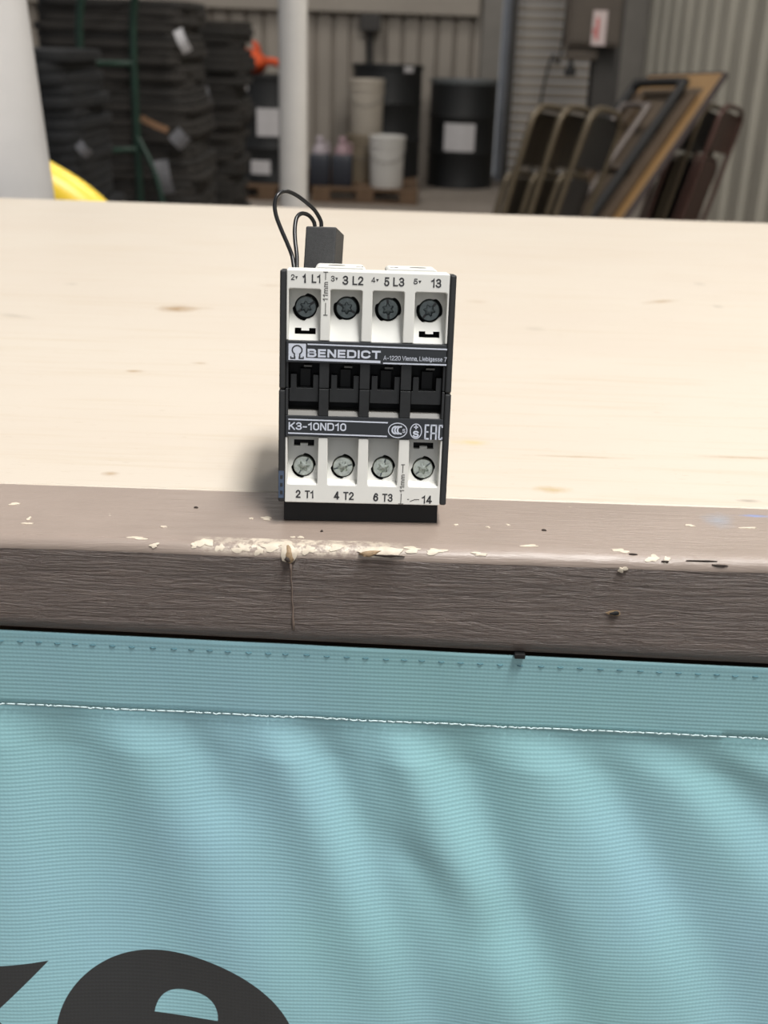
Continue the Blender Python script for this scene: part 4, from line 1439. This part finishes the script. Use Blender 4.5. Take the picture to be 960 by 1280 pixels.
def drum_label(d, x, r_, px0, px1, py0, py1, name='paper_label'):
    Y = d.location.y - r_
    a, b = at(px0, py0, Y), at(px1, py1, Y)
    n = 8
    vs, fs = [], []
    for i in range(n + 1):
        ang0 = math.asin(max(-1, min(1, (a.x - x) / (r_ + .004))))
        ang1 = math.asin(max(-1, min(1, (b.x - x) / (r_ + .004))))
        q = ang0 + (ang1 - ang0) * i / n
        for rr_ in (r_ + 0.013, r_ + 0.0115):
            for z in (a.z, b.z):
                vs.append((rr_ * math.sin(q), -rr_ * math.cos(q), z - d.location.z))
    for i in range(n):
        k = i * 4
        fs += [(k, k + 4, k + 5, k + 1), (k + 2, k + 3, k + 7, k + 6), (k, k + 2, k + 6, k + 4), (k + 1, k + 5, k + 7, k + 3)]
    fs += [(0, 1, 3, 2), (n * 4, n * 4 + 2, n * 4 + 3, n * 4 + 1)]
    o = MB().add(vs, fs).build(name, 'paper_white', d, smooth=40)
    o['label'] = 'white paper label'
    return o


d, x, r_ = drum(578, 10.4, 0.0, 0.89, 'black steel drum with a square white label right of the pails', 'drum_lid')
drum_label(d, x, r_, 557, 592, 154, 190)
d, x, r_ = drum(483, 10.02, PT, 0.88, 'tall black drum standing behind the stacked pails', 'drum_black')
drum_label(d, x, r_, 505, 516, 83, 91)
d, x, r_ = drum(337, 9.42, PT, 0.79, 'black drum behind the grey pole carrying an orange bundle', 'drum_black')
drum_label(d, x, r_, 321, 352, 135, 171)
drum_label(d, x, r_, 314, 338, 200, 218)
dz = PT + 0.79

# orange bundle on the left drum
MT['orange_cloth'] = simple('orange_cloth', (214, 84, 38), 0.7, var=0.2, scale=12, bump=0.4, bdist=0.01)
bx0 = at(317, 80, 9.3)
ob = thing('orange_bundle', 'bright orange bundle lying on top of the left black drum', 'bundle', (bx0.x, 9.42, dz))


def blob(name, cx, cy, cz, rx, ry, rz, seed, parent, mat, amp=0.25):
    rr = random.Random(seed)
    ph = [rr.uniform(0, 6) for _ in range(6)]
    m = MB()
    vs, fs = [], []
    nu, nv = 22, 12
    for j in range(nv + 1):
        th = math.pi * j / nv
        for i in range(nu):
            a = 2 * math.pi * i / nu
            k = 1 + amp * (math.sin(3 * a + ph[0] + 2 * th) * 0.5 + math.sin(5 * th + ph[1] + a) * 0.35 + math.sin(4 * a - 3 * th + ph[2]) * 0.3) * math.sin(th)
            vs.append(Vector((cx + rx * k * math.sin(th) * math.cos(a), cy + ry * k * math.sin(th) * math.sin(a), max(0.002, cz + rz * k * math.cos(th)))))
    for j in range(nv):
        for i in range(nu):
            fs.append((j * nu + i, j * nu + (i + 1) % nu, (j + 1) * nu + (i + 1) % nu, (j + 1) * nu + i))
    m.add(vs, fs)
    return m.build(name, mat, parent, smooth=True)


blob('lump', -0.07, -0.08, 0.085, 0.19, 0.18, 0.10, 4, ob, 'orange_cloth', 0.14)
MB().tube(crv([(-0.02, -0.03, 0.1), (0.0, -0.03, 0.15), (0.01, -0.02, 0.19), (-0.01, 0.0, 0.23), (0.02, 0.03, 0.2), (0.03, 0.03, 0.12)]), 0.014, 10).build('loop', 'orange_cloth', ob, smooth=True)
MB().tube(crv([(0.03, -0.05, 0.08), (0.1, -0.06, 0.1), (0.18, -0.06, 0.09), (0.21, -0.06, 0.07)]), [0.03] * 8 * 3 + [0.02], 10).build('arm', 'orange_cloth', ob, smooth=True)


def pail(px, Y, z0, h_, r_, mat, label, lid=True):
    x = at(px, 180, Y).x
    p_ = thing('pail', label, 'pail', (x, Y, z0))
    MB().lathe([(0, 0.004), (r_ * 0.92, 0.0), (r_ * 0.94, 0.008), (r_ * 0.985, h_ * 0.8), (r_ * 1.04, h_ * 0.81), (r_ * 1.04, h_ * 0.84), (r_ * 0.99, h_ * 0.85), (r_, h_ - 0.03), (0, h_ - 0.03)], 36).build('body', mat, p_, smooth=40)
    MB().lathe([(0, h_ - 0.012), (r_ * 0.9, h_ - 0.012), (r_ * 0.93, h_), (r_ * 1.05, h_), (r_ * 1.06, h_ - 0.03), (r_ * 1.0, h_ - 0.034)], 36).build('lid', mat, p_, smooth=40)
    pts = [(-(r_ * 1.06), 0, h_ * 0.82)] + [(-(r_ * 1.09) * math.cos(R(a)), -(r_ * 1.09) * math.sin(R(a)), h_ * 0.82 - 0.12 * math.sin(R(a))) for a in range(10, 180, 17)] + [(r_ * 1.06, 0, h_ * 0.82)]
    MB().tube(pts, 0.003, 6).build('handle', 'steel_grey', p_, smooth=True)
    return p_


MT['pail_white'] = simple('pail_white', (198, 196, 192), 0.45, var=0.04, scale=5)
MT['pail_beige'] = simple('pail_beige', (176, 168, 156), 0.5, var=0.05, scale=5)
MT['pail_tan'] = simple('pail_tan', (134, 122, 104), 0.5, var=0.05, scale=5)
pail(484, 9.16, PT, 0.385, 0.137, 'pail_white', 'white plastic pail at the front of the pallet')
pail(455, 9.5, PT, 0.37, 0.137, 'pail_tan', 'tan pail at the bottom of the pail stack beside the jugs')
pail(457, 9.5, PT + 0.3705, 0.41, 0.137, 'pail_beige', 'pale beige pail stacked on top of the tan pail')

MT['jug_dark'] = simple('jug_dark', (44, 48, 58), 0.5, var=0.12, scale=10)
MT['jug_pale'] = simple('jug_pale', (170, 160, 166), 0.5, var=0.08, scale=10)
MT['jug_pink'] = simple('jug_pink', (158, 132, 138), 0.5, var=0.08, scale=10)


def jug(px, Y, topm, label):
    x = at(px, 190, Y).x
    j = thing('jug', label, 'jug', (x, Y, PT))
    m = MB()
    lay = [(0.0, 0.92), (0.01, 1.0), (0.2, 1.0), (0.225, 0.94), (0.24, 0.8)]
    vs, fs = [], []
    n = None
    for z, k in lay:
        rp_ = rrect(-0.082 * k, 0.082 * k, -0.07 * k, 0.07 * k, 0.025, 4)
        n = len(rp_)
        vs += [Vector((a, b, z)) for a, b in rp_]
    for q in range(len(lay) - 1):
        fs += [(q * n + i, q * n + (i + 1) % n, (q + 1) * n + (i + 1) % n, (q + 1) * n + i) for i in range(n)]
    fs += [tuple(range(n - 1, -1, -1)), tuple((len(lay) - 1) * n + i for i in range(n))]
    m.add(vs, fs)
    m.build('body', 'jug_dark', j, smooth=40)
    MB().lathe([(0.062, 0.24), (0.058, 0.27), (0.034, 0.31), (0.026, 0.315), (0.026, 0.335)], 20).build('shoulder', topm, j, smooth=40)
    MB().lathe([(0, 0.365), (0.028, 0.365), (0.032, 0.36), (0.032, 0.33), (0.0, 0.33)], 20).build('cap', topm, j, smooth=40)
    MB().tube(crv([(0.03, 0, 0.31), (0.062, 0, 0.31), (0.07, 0, 0.27), (0.06, 0, 0.23)]), 0.01, 8).build('handle', topm, j, smooth=True)
    return j


jug(400, 9.15, 'jug_pale', 'dark jug with a whitish top beside the grey pole')
jug(428, 9.15, 'jug_pink', 'dark jug with a pinkish top between whitish-topped jug and tan pail')

# column with control box in front of the rolling door
MT['box_brown'] = simple('box_brown', (84, 76, 68), 0.6, 0.1, var=0.12, scale=8)
MT['sign_white'] = simple('sign_white', (202, 186, 184), 0.6, var=0.05, scale=10)
MT['sign_red'] = simple('sign_red', (190, 80, 78), 0.6, var=0.1, scale=10)
CY = 7.6
x0, x1 = at(737, 110, CY).x, at(769, 110, CY).x
cl = thing('steel_column', 'dark steel column in front of the rolling door carrying a brown box', 'column', ((x0 + x1) / 2, CY, 0))
hw_ = (x1 - x0) / 2
MB().box(-hw_, hw_, -0.08, -0.068, 0, 4.2).build('flange', 'steel_dark', cl)
MB().box(-hw_, hw_, 0.068, 0.08, 0, 4.2).build('flange', 'steel_dark', cl)
MB().box(-0.006, 0.006, -0.068, 0.068, 0, 4.2).build('web', 'steel_dark', cl)
BY2 = CY - 0.09
ax, bx2 = at(711, 30, BY2 - 0.16).x, at(777, 30, BY2 - 0.16).x
zlo, zlo2 = at(740, 58, BY2 - 0.16).z, at(715, 74, BY2 - 0.1).z
cb = thing('control_box', 'brown metal control box with red and white label on the column', 'control box', ((ax + bx2) / 2, BY2, zlo))
hb2 = (bx2 - ax) / 2
MB().box(-hb2, hb2, -0.16, 0, 0, 0.46).build('housing', 'box_brown', cb, bevel=0.008)
MB().box(-hb2 + 0.02, hb2 - 0.015, -0.172, -0.1605, 0.02, 0.44).build('door', 'box_brown', cb, bevel=0.004)
MB().box(-hb2 + 0.01, hb2 * 0.25, -0.12, -0.02, zlo2 - zlo, -0.0005).build('gland_plate', 'box_brown', cb, bevel=0.01)
sx = at(749, 35, BY2 - 0.17).x - (ax + bx2) / 2
sz0, sz1 = at(749, 57, BY2 - 0.17).z - zlo, at(749, 13, BY2 - 0.17).z - zlo
o = MB().box(sx - 0.042, sx + 0.042, -0.176, -0.1722, sz0, sz1).build('warning_label', 'sign_white', cb)
MB().box(sx - 0.02, sx - 0.004, -0.178, -0.1762, sz0 + 0.03, sz1 - 0.04).build('red_stripe', 'sign_red', o)
MB().box(sx - 0.036, sx - 0.026, -0.178, -0.1762, sz0 + 0.06, sz1 - 0.1).build('red_stripe', 'sign_red', o)
# cord with plug hanging from the box
pz = at(712, 95, BY2 - 0.1).z
pxx = at(712, 95, BY2 - 0.1).x
zg = zlo2 - 0.001
pg = thing('hanging_plug', 'black plug hanging on a short cord below the brown box', 'plug', (pxx, BY2 - 0.1, pz))
MB().lathe([(0, 0.0), (0.034, 0.0), (0.036, 0.03), (0.024, 0.055), (0.013, 0.068), (0.0, 0.068)], 18).build('plug_body', 'rubber', pg, smooth=40)
MB().tube([(0, 0, 0.06), (0.002, 0, (zg - pz) * 0.8), (0, 0, zg - pz - 0.002)], 0.014, 8).build('cord', 'rubber', pg, smooth=True)
# thin cable running down across the rolling door
c0, c1, c2 = at(704, 48, 9.6), at(690, 70, 9.6), at(676, 128, 9.6)
cc = crv([(c0.x + 0.05, 9.6, 3.4), (c0.x, 9.6, c0.z), (c1.x, 9.6, c1.z), (c2.x, 9.6, c2.z), (c2.x - 0.05, 9.6, 0.0)], 6)
org = Vector((c2.x - 0.05, 9.6, 0))
tag(MB().tube([p_ - org for p_ in cc], 0.012, 8).build('cable', 'steel_dark', smooth=True, loc=org), 'thin dark cable slanting down in front of the rolling door', 'cable')
# dark conduit with a junction on the back wall above the centre drum
jx = at(463, 40, WALL_Y - 0.1).x
cdn = thing('wall_conduit', 'dark conduit on the ribbed wall above the centre drum', 'conduit', (jx, WALL_Y - 0.06, 0.0))
MB().tube([(0, 0, 0.0), (0, 0, 4.3)], 0.03, 12).build('pipe', 'steel_dark', cdn, smooth=40)
jz = at(463, 24, WALL_Y - 0.1).z
MB().box(-0.09, 0.09, -0.14, 0.0, jz - 0.1, jz + 0.04).build('junction_box', 'steel_dark', cdn, bevel=0.01)

# ------------------------------------------------ folding chairs and folding table
MT['chair_frame'] = simple('chair_frame', (96, 86, 70), 0.38, 0.35, var=0.12, scale=15)
MT['chair_panel'] = simple('chair_panel', (58, 52, 44), 0.5, 0.1, var=0.12, scale=15)
MT['chair_black'] = simple('chair_black', (30, 30, 34), 0.45, 0.1, var=0.15, scale=15)
MT['chair_maroon'] = simple('chair_maroon', (84, 60, 54), 0.45, 0.1, var=0.15, scale=15)


def chair(frame_m, panel_m, label, group=None):
    t_ = thing('folding_chair', label, 'chair', group=group)

    def U(hw_, z0, z1, y, rr_=0.1):
        return crv([(-hw_, y, z0), (-hw_, y, z1 * 0.5), (-hw_, y, z1 - rr_), (-hw_ + rr_ * 0.3, y, z1 - rr_ * 0.3), (-hw_ + rr_, y, z1), (hw_ - rr_, y, z1), (hw_ - rr_ * 0.3, y, z1 - rr_ * 0.3), (hw_, y, z1 - rr_), (hw_, y, z1 * 0.5), (hw_, y, z0)], 6)
    MB().tube(U(0.215, 0, 0.98, 0), 0.0135, 10).build('back_frame', frame_m, t_, smooth=True)
    MB().tube(U(0.185, 0.02, 0.70, 0.045, 0.06), 0.012, 10).build('leg_frame', frame_m, t_, smooth=True)
    m = MB()
    vs, fs = [], []
    for i in range(11):
        u = -0.2 + 0.04 * i
        yy = 0.018 * math.cos(u / 0.2 * math.pi / 2)
        for dy in (0.0, 0.006):
            vs += [Vector((u, yy + dy, 0.74)), Vector((u, yy + dy, 0.955))]
    for i in range(10):
        k = i * 4
        fs += [(k, k + 1, k + 5, k + 4), (k + 2, k + 6, k + 7, k + 3), (k, k + 4, k + 6, k + 2), (k + 1, k + 3, k + 7, k + 5)]
    fs += [(0, 2, 3, 1), (40, 41, 43, 42)]
    m.add(vs, fs)
    m.build('backrest', panel_m, t_, smooth=40)
    m = MB()
    m.prism(rrect(-0.18, 0.18, 0.24, 0.69, 0.06, 4), lambda p_, q_: Vector((p_[0], q_, p_[1])), 0.018, 0.032)
    m.build('seat', panel_m, t_, bevel=0.004)
    for z in (0.12, 0.2):
        MB().tube([(-0.215, 0, z), (0.215, 0, z)], 0.009, 8).build('stretcher', frame_m, t_, smooth=True)
    return t_


def place(t_, px, py, Y, lean, yw, k=0.94):
    """the chair's top ends up where the pixel ray meets y = Y; its feet touch the floor"""
    top = at(px, py, Y)
    M = Matrix.Rotation(lean, 4, 'Y') @ Matrix.Rotation(yw, 4, 'Z')
    lo = min((M @ Vector((sx_ * 0.23, y_, 0))).z for sx_ in (-1, 1) for y_ in (-0.014, 0.06))
    hx = (M @ Vector((0, 0.02, 0.98))).x
    hx *= k
    M = M @ Matrix.Scale(k, 4)
    M.translation = Vector((top.x - hx, Y, -lo * k + 0.0005))
    t_.matrix_world = M


CH = []
lab = ['brown folding chair leaning leftmost in front of the rolling door', 'brown folding chair second from the left by the rolling door', 'dark folding chair third from the left leaning to the right']
base_c = chair('chair_frame', 'chair_panel', lab[0], 'folding chairs left of the folding table')
base_k = chair('chair_frame', 'chair_black', lab[2], 'folding chairs left of the folding table')
spec = [(base_c, 688, 130, 4.78, R(13), R(62)), (None, 722, 127, 4.78, R(13.5), R(62)), (base_k, 757, 130, 4.78, R(15), R(62))]
for i, (b_, px, py, Y, le, yw) in enumerate(spec):
    o = b_ if b_ is not None else copy_tree(base_c if i == 1 else base_k)
    o['label'] = lab[i]
    place(o, px, py, Y, le, yw, 0.98)
lab = ['black folding chair with pale frame standing right behind the folding table', 'maroon folding chair nearest the ribbed right wall', 'black folding chair half hidden under the leaning folding table']
b1 = chair('chair_frame', 'chair_black', lab[0], 'folding chairs right of the folding table')
place(b1, 890, 150, 6.1, R(14), R(58))
b2 = chair('chair_maroon', 'chair_maroon', lab[1], 'folding chairs right of the folding table')
place(b2, 912, 152, 6.1, R(14), R(58))
b3 = chair('chair_maroon', 'chair_black', lab[2], 'folding chairs right of the folding table')
place(b3, 868, 165, 6.1, R(14), R(58))

# folding table, underside towards the viewer
MT['table_tan'] = simple('table_tan', (142, 110, 68), 0.6, var=0.1, scale=9)
MT['underside_brown'] = simple('underside_brown', (84, 70, 54), 0.65, var=0.12, scale=9)
MT['table_edge'] = simple('table_edge', (74, 66, 66), 0.5, var=0.1, scale=9)
MT['table_rail'] = simple('table_rail', (88, 74, 60), 0.5, 0.1, var=0.1, scale=9)
MT['leg_black'] = simple('leg_black', (22, 21, 22), 0.6, 0.1, var=0.1, scale=9)
MT['leg_grey'] = simple('leg_grey', (104, 96, 92), 0.4, 0.3, var=0.1, scale=9)
B_, A_ = at(905, 106, 5.55), at(815, 100, 6.15)
Cc = at(790, 270, 5.36)
uvec = (B_ - Cc)
uvec.normalize()
wv = (A_ - B_)
wl = wv.length
wv = (wv - uvec * wv.dot(uvec)).normalized()
nv_ = uvec.cross(wv).normalized()
if nv_.x > 0:
    nv_ = -nv_
# local frame: x along the width (near to far), y = -normal, z = up the slope
yv = -nv_
zv = uvec
xv = yv.cross(zv).normalized()
LT = B_.z / uvec.z
org = B_ - uvec * LT
sgn = 1 if xv.dot(wv) > 0 else -1
Mt = Matrix((xv, yv, zv)).transposed().to_4x4()
Mt.translation = org
low = min((Mt @ Vector((sgn * x_, y_, 0))).z for x_ in (0, wl) for y_ in (0, 0.03))
Mt.translation = org + Vector((0, 0, -low + 0.0005))
ft = thing('folding_table', 'tan folding table with black folded legs leaning beside the ribbed right wall', 'table', M=Mt)
X_ = lambda k: sgn * k * wl
sx0, sx1 = sorted((X_(0), X_(1)))
MB().box(sx0 + 0.006, sx1 - 0.006, 0.0, 0.022, 0.006, LT - 0.006).build('board', 'table_tan', ft)
MB().box(*sorted((X_(0.13), X_(0.93))), -0.004, -0.0003, 0.06, LT - 0.09).build('underside_panel', 'underside_brown', ft)
e_ = MB()
e_.box(sx0, sx0 + 0.0055, -0.004, 0.026, 0, LT).box(sx1 - 0.0055, sx1, -0.004, 0.026, 0, LT).box(sx0, sx1, -0.004, 0.026, 0, 0.0055).box(sx0, sx1, -0.004, 0.026, LT - 0.0055, LT)
e_.build('edge_banding', 'table_edge', ft)
for k in (0.17, 0.83):
    MB().box(X_(k) - 0.03, X_(k) + 0.03, -0.035, -0.0042, 0.1, LT - 0.14).build('apron_rail', 'table_rail', ft, bevel=0.003)


def legU(k0, k1, z0, z1, y, mat, r_):
    a, b = X_(k0), X_(k1)
    s_ = 0.06 if b > a else -0.06
    pts = crv([(a, y, z0), (a, y, z1 - 0.07), (a + s_ * 0.3, y, z1 - 0.02), (a + s_, y, z1), (b - s_, y, z1), (b - s_ * 0.3, y, z1 - 0.02), (b, y, z1 - 0.07), (b, y, z0)], 6)
    MB().tube(pts, r_, 12).build('leg_frame', mat, ft, smooth=True)


legU(0.24, 0.90, 0.28, LT - 0.10, -0.062, 'leg_black', 0.022)
legU(0.38, 0.74, 0.14, LT - 0.26, -0.10, 'leg_grey', 0.015)
for z in (0.35, 0.75):
    MB().box(*sorted((X_(0.2), X_(0.8))), -0.03, -0.0042, z, z + 0.03).build('cross_rail', 'table_rail', ft, bevel=0.003)
